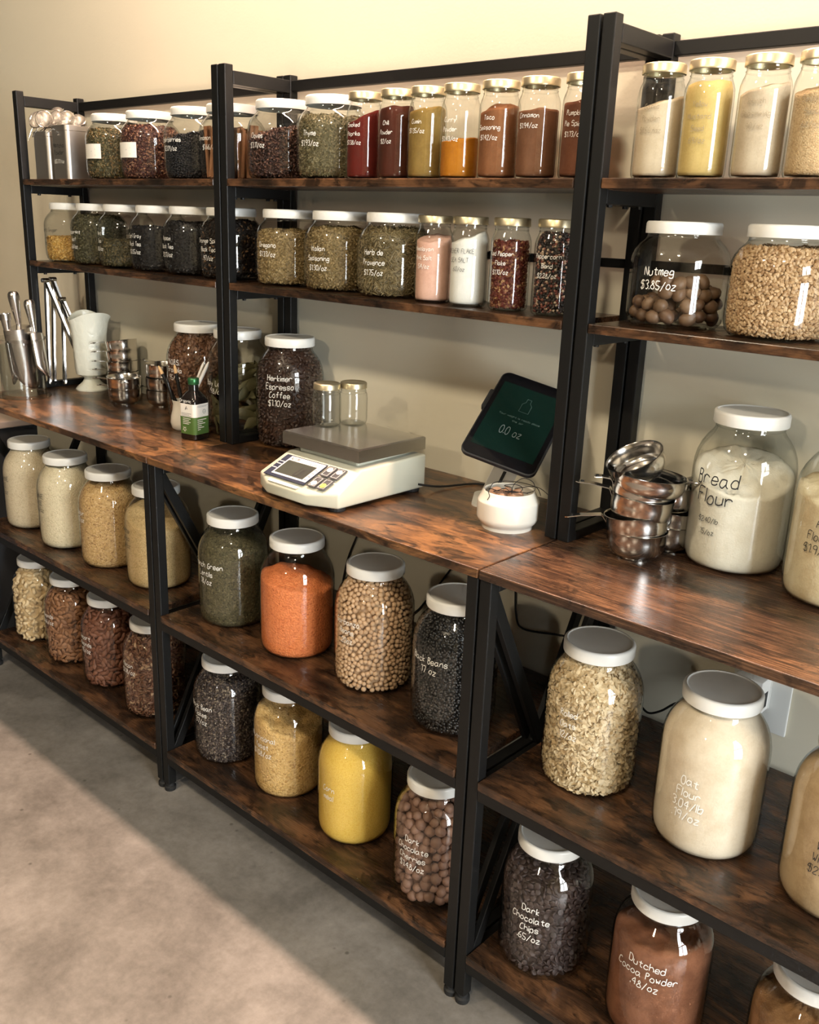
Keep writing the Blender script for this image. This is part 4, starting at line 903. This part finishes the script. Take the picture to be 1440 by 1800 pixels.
for k, (z, ty_, tx) in enumerate(((0, 0, 0), (.026, -.02, .0), (.054, -.08, .01), (.084, -.12, .02), (.112, -.16, .03))):
    cup(V2(.004*k*.5, 0, z), ['lowest cup of the tall tilted stack beside the white vase', 'second lowest cup of the tilted stack beside the white vase', 'third cup of the tilted stack beside the white vase', 'fourth cup of the tilted stack beside the white vase', 'topmost cup of the tilted stack beside the white vase'][k], .0425, .044, (tx, ty_), 205, .055, GL2)
cup((-.540, -.112, ZT), 'small steel pot in front of the tilted cup stack', .0430, .044, (0, 0), 200, .045, GL2)
cup((-.540, -.112, ZT+.026), 'upper steel pot nested in front of the tilted cup stack', .0445, .048, (.02, .03), 330, .045, GL2)
for k, z in enumerate((0, .030, .060)):
    cup((-.452, -.052, ZT+z), ['lowest cup of the stack beside the granola jar', 'middle cup of the stack beside the granola jar', 'topmost cup of the stack beside the granola jar'][k], .0425, .046+.004*k, ((0, .03, -.02)[k], (0, .02, .03)[k]), (190, 335, 185)[k], .040, GL2)
# ------------------------------------------------------------------ white footed vase and tongs
vs_ = thing('milk_glass_vase', (-.785, -.070, ZT), 'white milk glass footed vase with a wavy rim', 'vase')
def vase():
    prof = [(.045, 0), (.0455, .004), (.040, .010), (.026, .022), (.021, .031), (.022, .036), (.030, .040), (.0420, .046), (.0445, .06), (.0460, .11), (.0480, .16), (.0515, .195), (.0555, .21)]
    n = 56; vs = []; fs = []
    for ins in (0, 1):
        P = prof if not ins else [(max(r-.005, .004), max(z, .045)) for r, z in prof[::-1][:-6]]
        for (r, z) in P:
            for i in range(n):
                t = 2*PI*i/n; f = max(0, (z-.05)/.16); zz = z+f*f*f*.012*math.cos(2*t+.6)+(f**6)*.008*max(0, math.cos(t-.55))**6; rr = r*(1+.012*math.cos(8*t)*(z > .045))+(f**8)*.008*max(0, math.cos(t-.55))**4
                vs.append((rr*math.cos(t), rr*math.sin(t), zz))
    k = len(vs)//n
    for j in range(k-1):
        for i in range(n): fs.append((j*n+i, j*n+(i+1) % n, (j+1)*n+(i+1) % n, (j+1)*n+i))
    fs.append(tuple(range(n-1, -1, -1))); fs.append(tuple((k-1)*n+i for i in range(n))); return MB().add(vs, fs)
def mk_milk():
    m, nt, b = nmat('embossed_milk_glass'); b.inputs['Base Color'].default_value = (.84, .86, .76, 1); b.inputs['Roughness'].default_value = .2; b.inputs['Coat Weight'].default_value = .3
    bump(nt, b, noise(nt, coords(nt, (1, 1, .7)), 55, 2, .4, .8), .5, .004); return m
link('vase_body', vase(), mk_milk(), vs_, True)
def strip(pts, wd, th, side):
    """a gently channelled metal strip along pts"""
    vs = []; P = [Vector(p) for p in pts]; k = len(P)
    for i, p in enumerate(P):
        t = (P[min(i+1, k-1)]-P[max(i-1, 0)]).normalized(); s_ = Vector(side); s_ = (s_-t*s_.dot(t)).normalized(); nn = t.cross(s_); h = wd[i]/2
        for a, b in ((-1, -.9), (-.55, 0), (.55, 0), (1, -.9), (.55, .5), (-.55, .5)): vs.append(p+s_*a*h+nn*b*th)
    fs = [(6*i+j, 6*i+(j+1) % 6, 6*i+6+(j+1) % 6, 6*i+6+j) for i in range(k-1) for j in range(6)]+[(5, 4, 3, 2, 1, 0), tuple(6*(k-1)+j for j in range(6))]
    return MB().add(vs, fs)
def tongs(H, A, B, label):
    t = thing('tongs', H, label, 'tongs', 'steel tongs hung over the vase rim'); H = Vector(H)
    for e, sg in ((Vector(A), 1), (Vector(B), -1)):
        d = e-H; pts = [d*q+Vector((0, 0, 0)) for q in (0, .03, .3, .6, .74, .80, .86, .90, .94, .97, 1)]; wd = [.013, .015, .015, .012, .011, .017, .014, .019, .015, .018, .008]
        side = Vector((.55, -.83, 0))
        link('arm', strip(pts, wd, .0045, side), M_STEEL, t, True)
    link('hinge', MB().lathe([(.006, -.010), (.0065, -.008), (.0065, .008), (.006, .010)], 14, Matrix.Rotation(PI/2, 4, 'X') @ Matrix.Identity(4), close_top=True), M_STEEL, t, True)
tongs((-.866, -.126, 1.120), (-.877, -.140, .822), (-.797, -.088, .905), 'tallest steel tongs hung over the vase rim at the back')
tongs((-.846, -.112, 1.066), (-.842, -.126, .826), (-.790, -.070, .890), 'shorter steel tongs hung over the vase rim nearest the vase')
tongs((-.858, -.152, 1.118), (-.866, -.160, .826), (-.806, -.104, .925), 'steel tongs nearest the glass scoop holder')
# ------------------------------------------------------------------ scoops in a clear holder
hx_, hy_ = -.795, -.268
hd_ = thing('scoop_holder', (hx_, hy_, ZT), 'clear acrylic cylinder holding metal scoops at the worktop end', 'holder')
link('cylinder', MB().lathe([(.069, .004), (.0700, .002), (.0690, 0), (.058, 0), (.0580, .006), (.0580, .140), (.0600, .150), (.0670, .158), (.0680, .160), (.0655, .1595), (.0565, .150), (.0565, .008), (0, .007)], 48, close_bot=False), mk_glass('clear_acrylic', (.95, .96, .95), (.55, .57, .53), .11), hd_, True)
M_ALU = plain('cast_aluminium', (.62, .60, .57), .24, 1)
def scoop(loc, rot, label, R=.036, Ln=.125, hlen=.092):
    s_ = thing('scoop', loc, label, 'scoop', 'metal scoops in the holder'); s_.rotation_euler = rot
    n = 16; rows = 9; vs = []; fs = []
    for j in range(rows+1):
        q = j/rows
        for i in range(n+1):
            a = PI+PI*i/n*1.0; dn = math.sin(PI*i/n); ln = Ln*(.72+.28*dn); r = R*(1-.16*q*q)
            vs.append((r*math.cos(a), r*math.sin(a)*1.0, -q*ln))
    for j in range(rows):
        for i in range(n): fs.append((j*(n+1)+i, j*(n+1)+i+1, (j+1)*(n+1)+i+1, (j+1)*(n+1)+i))
    c0 = len(vs); vs.append((0, -R*.2, .010)); 
    for i in range(n): fs.append((i+1, i, c0))
    fs.append((0, n, c0))
    b = link('blade', MB().add(vs, fs), M_ALU, s_, True); m = b.modifiers.new('thick', 'SOLIDIFY'); m.thickness = .0014; m.offset = 0
    link('handle', MB().lathe([(.006, 0), (.0075, .012), (.0095, .03), (.0125, .055), (.0145, .072), (.0146, hlen-.014), (.0135, hlen-.007), (.0105, hlen-.0025), (.006, hlen-.0004), (0, hlen)], 20, Matrix.Translation((0, -R*.35, .004)), close_top=True), M_ALU, s_, True)
    return s_
scoop((hx_-.004, hy_-.006, ZT+.186), (.0, -.12, 1.75), 'largest scoop facing the camera in the clear holder', .040, .165, .095)
scoop((hx_+.022, hy_+.020, ZT+.168), (-.12, .20, 2.6), 'scoop leaning right at the back of the clear holder', .032, .12, .090)
scoop((hx_+.012, hy_-.030, ZT+.150), (.06, .05, -1.0), 'smallest scoop standing at the front of the clear holder', .016, .115, .070)
# ------------------------------------------------------------------ bottle, pencil cup, pencils, chalk
bt_ = thing('square_bottle', (-.084, -.208, ZT), 'dark square bottle with a green and white label', 'bottle', rz=math.radians(10.5))
M_DKG = plain('dark_bottle_glass', (.010, .008, .007), .06, coat=.4)
def sq_ring(h, r, z, n=5): return [(x, y, z) for x, y in rounded(2*h, 2*h, r, n)]
rings = [sq_ring(.022, .006, 0), sq_ring(.0245, .008, .003), sq_ring(.0245, .008, .088), sq_ring(.0225, .010, .096), sq_ring(.017, .012, .106), sq_ring(.0115, .0114, .113), sq_ring(.0108, .0107, .132)]
nn_ = len(rings[0]); vv = [v for r_ in rings for v in r_]
link('glass', MB().add(vv, [tuple(range(nn_-1, -1, -1))]+[(j*nn_+i, j*nn_+(i+1) % nn_, (j+1)*nn_+(i+1) % nn_, (j+1)*nn_+i) for j in range(6) for i in range(nn_)]+[tuple(6*nn_+i for i in range(nn_))]), M_DKG, bt_, True)
cp_ = link('cap', MB().lathe([(.0122, .126), (.0128, .127), (.0128, .139), (.0118, .1405), (0, .1405)], 24), plain('green_cap', (.04, .16, .06), .3, .6), bt_, True)
M_LGR = plain('label_green', (.075, .15, .032), .55)
P_ = rounded(.0496, .0496, .0085, 5)
def band(z0, z1, mat, nm):
    n = len(P_); return link(nm, MB().add([(x, y, z0) for x, y in P_]+[(x, y, z1) for x, y in P_], [(i, (i+1) % n, n+(i+1) % n, n+i) for i in range(n)]), mat, bt_)
lw_ = band(.054, .084, M_PAPER, 'upper_label'); lg_ = band(.014, .0538, M_LGR, 'lower_label')
F1 = Matrix.Translation((0, -.0250, 0)) @ Matrix.Rotation(PI/2, 4, 'X'); F2 = Matrix.Translation((.0250, 0, 0)) @ Matrix.Rotation(PI/2, 4, 'Z') @ Matrix.Rotation(PI/2, 4, 'X')
link('print', ribbons([[(-.016, .062-.003*k), (.014-.006*(k % 2), .062-.003*k)] for k in range(3)], .0012, lambda s, t: F1 @ Vector((s, t, 0))), M_GREYINK, lw_)
link('leaf_mark', ribbons([[(-.004, .070), (0, .078), (.003, .072), (-.003, .074)]], .0018, lambda s, t: F1 @ Vector((s, t, 0))), M_BLACKINK, lw_)
link('seal_mark', ribbons([[(.006+.0045*math.cos(a), .066+.0045*math.sin(a)) for a in np.linspace(0, 6.3, 16)], [(.0035, .066), (.0085, .066)]], .0013, lambda s, t: F2 @ Vector((s, t, 0))), M_GREYINK, lw_)
link('print', ribbons([[(-.016, .080-.0025*k), (.018-.004*k, .080-.0025*k)] for k in range(2)], .0009, lambda s, t: F2 @ Vector((s, t, 0))), M_GREYINK, lw_)
link('print', ribbons([[(-.016, .048-.0045*k), (.012-.009*((k*3) % 2)-.002*k, .048-.0045*k)] for k in range(6)], .0017, lambda s, t: F2 @ Vector((s, t, 0))), M_PAPER, lg_)
link('print', ribbons([[(-.012, .050-.004*k), (.012-.005*(k % 2), .050-.004*k)] for k in range(4)]+[[(-.007+.006*math.sin(a)*(1 if i % 2 else .45), .025+.006*math.cos(a)*(1 if i % 2 else .45)) for i, a in enumerate(np.linspace(0, 2*PI, 11))]], .0014, lambda s, t: F1 @ Vector((s, t, 0))), M_PAPER, lg_)
flat_text(bt_, ['Organic'], .007, .01, F1 @ Matrix.Translation((-.002, .0875, -.0)), M_WHITEINK, .0009)
pcx, pcy = -.182, -.172
pc_ = thing('pencil_cup', (pcx, pcy, ZT), 'small white ceramic cup half hidden behind the square bottle', 'cup')
link('body', MB().lathe([(0, .001), (.022, 0), (.027, .004), (.0305, .018), (.029, .032), (.0245, .050), (.0235, .062), (.0255, .071), (.0240, .0715), (.0215, .062), (.0225, .050), (.027, .030), (.024, .006), (0, .005)], 36, close_bot=False), M_CERAMIC, pc_, True)
def pencil(A, B, label, nm, col, tipcol, r=.0042, g='pens in the white cup'):
    A, B = Vector(A), Vector(B); d = (B-A); ln = d.length; q = d.to_track_quat('Z', 'Y')
    p = thing(nm, A, label, nm.replace('_', ' '), g); p.rotation_euler = q.to_euler()
    link('barrel', MB().lathe([(r, 0), (r, ln*.86)], 12, close_top=True), col, p, True)
    link('tip', MB().lathe([(r*.98, ln*.86), (r*.9, ln*.95), (r*.35, ln)], 12, close_top=True), tipcol, p, True)
M_PBLK = plain('black_pencil_lacquer', (.012, .012, .012), .2); M_PTIP = plain('sharpened_wood', (.62, .38, .17), .6); M_CHALK = plain('white_pen', (.78, .74, .66), .5)
pencil((pcx+.008, pcy+.004, ZT+.012), (-.236, -.200, .962), 'black pencil leaning furthest left out of the cup', 'pencil', M_PBLK, M_PTIP)
pencil((pcx-.002, pcy+.008, ZT+.012), (-.196, -.182, .968), 'black pencil standing upright in the cup', 'pencil', M_PBLK, M_PTIP)
pencil((pcx-.006, pcy-.006, ZT+.012), (-.211, -.196, .935), 'shorter black pencil between the other two', 'pencil', M_PBLK, M_PBLK)
pencil((pcx-.004, pcy-.004, ZT+.012), (-.108, -.160, .984), 'white pen leaning right behind the bottle cap', 'white_pen', M_CHALK, M_CHALK)
pencil((pcx-.002, pcy-.010, ZT+.012), (-.088, -.162, .986), 'white pen leaning furthest right towards the bay leaves', 'white_pen', M_CHALK, M_CHALK)
# ------------------------------------------------------------------ steel tins with tea infusers
for k, (x, y, h, lb) in enumerate(((-.806, -.125, .120, 'brushed steel tin at the far left of the top shelf'), (-.706, -.125, .132, 'brushed steel tin with faint writing beside the green tea jar'))):
    t = thing('steel_tin', (x, y, H2), lb, 'tin', 'brushed steel tins'); P = rounded(.078, .078, .012, 6); n = len(P)
    lv = [(1, 0), (1, h-.014), (1.03, h-.013), (1.03, h-.001), (1.0, h), (.95, h), (.95, .004)]
    vs = [(a*s_, b*s_, z) for s_, z in lv for a, b in P]
    link('body', MB().add(vs, [tuple(range(n-1, -1, -1))]+[(j*n+i, j*n+(i+1) % n, (j+1)*n+(i+1) % n, (j+1)*n+i) for j in range(6) for i in range(n)]+[tuple(6*n+i for i in range(n))]), M_BRUSH, t, True)
    if k == 1:
        Mx = Matrix.Translation((0, -.0394, 0)) @ Matrix.Rotation(PI/2, 4, 'X')
        link('writing', ribbons([[(p[0], p[1]+.078) for p in s_] for s_ in strokes(['Matcha', 'Powder'], .0105, .017)], .0010, lambda s, q: Mx @ Vector((s, q, 0))), M_BLACKINK, t)
        link('writing', ribbons([[(p[0], p[1]+.040) for p in s_] for s_ in strokes(['$5.37/oz'], .0085, .015)], .0010, lambda s, q: Mx @ Vector((s, q, 0))), M_WHITEINK, t)
def mk_mesh():
    m = bpy.data.materials.new('fine_steel_mesh'); m.use_nodes = True; nt = m.node_tree; b = nt.nodes['Principled BSDF']
    b.inputs['Base Color'].default_value = (.70, .64, .56, 1); b.inputs['Metallic'].default_value = .7; b.inputs['Roughness'].default_value = .4; b.inputs['Alpha'].default_value = .32; return m
M_MESH = mk_mesh()
INF = [(-.842, -.150, .150, .021, (1.2, .3, .2)), (-.815, -.105, .166, .022, (.6, -.4, .2)), (-.800, -.150, .150, .020, (1.4, .6, .9)), (-.790, -.120, .152, .020, (1.3, .9, .4)), (-.772, -.100, .156, .019, (.9, 1.0, .5)), (-.724, -.132, .142, .021, (.5, .2, 0)), (-.688, -.118, .142, .022, (.6, .4, 0)), (-.832, -.110, .140, .019, (.4, .1, 0))]
for k, (x, y, z, r, rot) in enumerate(INF):
    o = thing('tea_infuser', (x, y, H2+z), ['tea infuser hanging over the left side of the left tin', 'highest wire rimmed tea infuser above the left tin', 'front tea infuser standing in the left tin', 'tea infuser turned edge on in the left tin', 'tea infuser nearest the right tin', 'left tea infuser ball in the right tin', 'right tea infuser ball in the right tin', 'tea infuser lowest in the left tin'][k], 'tea infuser', 'tea infusers in the tins'); o.rotation_euler = rot
    link('mesh_basket', MB().lathe([(r*math.sin(a), -r*.8*math.cos(a)) for a in np.linspace(0.02, PI-.02, 12)], 24, close_bot=False), M_MESH, o, True)
    link('rim', MB().tube([(r*1.04*math.cos(a), r*1.04*math.sin(a), 0) for a in np.linspace(0, 2*PI, 28)[:-1]], .0018, 6, closed=True), M_STEEL, o, True)
    link('stem', MB().tube([(0, -r*1.04, 0), (0, -r*1.5, 0), (0, -r*2.8, -.004)], .0013, 6), M_STEEL, o, True)
# ------------------------------------------------------------------ outlet, cords, cabinet
ot = thing('wall_outlet', (1.205, .018, .585), 'white wall outlet behind the oat flour jar', 'outlet')
link('plate', MB().box((-.050, -.006, -.075), (.050, 0, .075)), plain('outlet_white', (.68, .69, .66), .35), ot, True, bevel=.003)
link('socket', MB().box((-.017, -.009, -.033), (.017, -.005, .033)), plain('socket_white', (.62, .63, .60), .35), ot, True, bevel=.002)
pg = thing('plug_adapter', (1.199, -.008, .580), 'white plug adapter in the wall outlet', 'plug'); link('body', MB().box((-.028, -.022, -.028), (.022, .019, .034)), M_WPAN, pg, True, bevel=.003)
link('port', MB().box((.0215, -.014, -.018), (.0226, .006, .010)), M_RUBBER, pg)
def cord(pts, label, r=.0021): return tag(link('cord', MB().tube(loop(pts), r, 7), M_RUBBER, None, True), label, 'cord', 'black power cords')
cord([(.560, -.150, .831), (.572, -.100, .820), (.590, -.030, .8165), (.612, -.010, .8165), (.640, -.018, .8165), (.662, -.026, .8165)], 'black cord running from the scale across the worktop')
cord([(.688, -.094, .935), (.672, -.060, .920), (.648, -.012, .880), (.640, -.008, .840), (.640, -.002, .818), (.640, .013, .812)], 'black cord hanging down behind the tablet')
cord([(.300, .014, .79), (.262, .013, .66), (.232, .013, .604), (.205, .013, .545), (.190, .013, .49), (.185, .013, .457)], 'black cord hanging behind the red lentils')
cord([(.620, .014, .79), (.560, .013, .66), (.520, .013, .604), (.483, .013, .55), (.43, .013, .479), (.40, .012, .457)], 'black cord hanging behind the black beans jar')
cord([(.680, .014, .79), (.684, .013, .66), (.690, .013, .612), (.697, .013, .556), (.716, .013, .530), (.797, .013, .544), (.880, .014, .56)], 'black cord bending on the wall left of the oats')
cord([(.985, .014, .47), (1.010, .008, .460), (1.04, -.004, .480), (1.075, -.014, .515), (1.13, -.018, .545), (1.172, -.010, .56)], 'black cord running to the wall outlet')
cb = thing('low_cabinet', (-1.30, -.37, 0), 'dark grey low cabinet past the left end of the shelves', 'cabinet')
part_box('body', cb, (-.30, -.23, .0), (.30, .23, .685), .004, plain('dark_grey_laminate', (.045, .047, .055), .5))
part_box('top', cb, (-.31, -.24, .685), (.31, .24, .706), .003, plain('pinkish_worktop', (.46, .36, .30), .4))
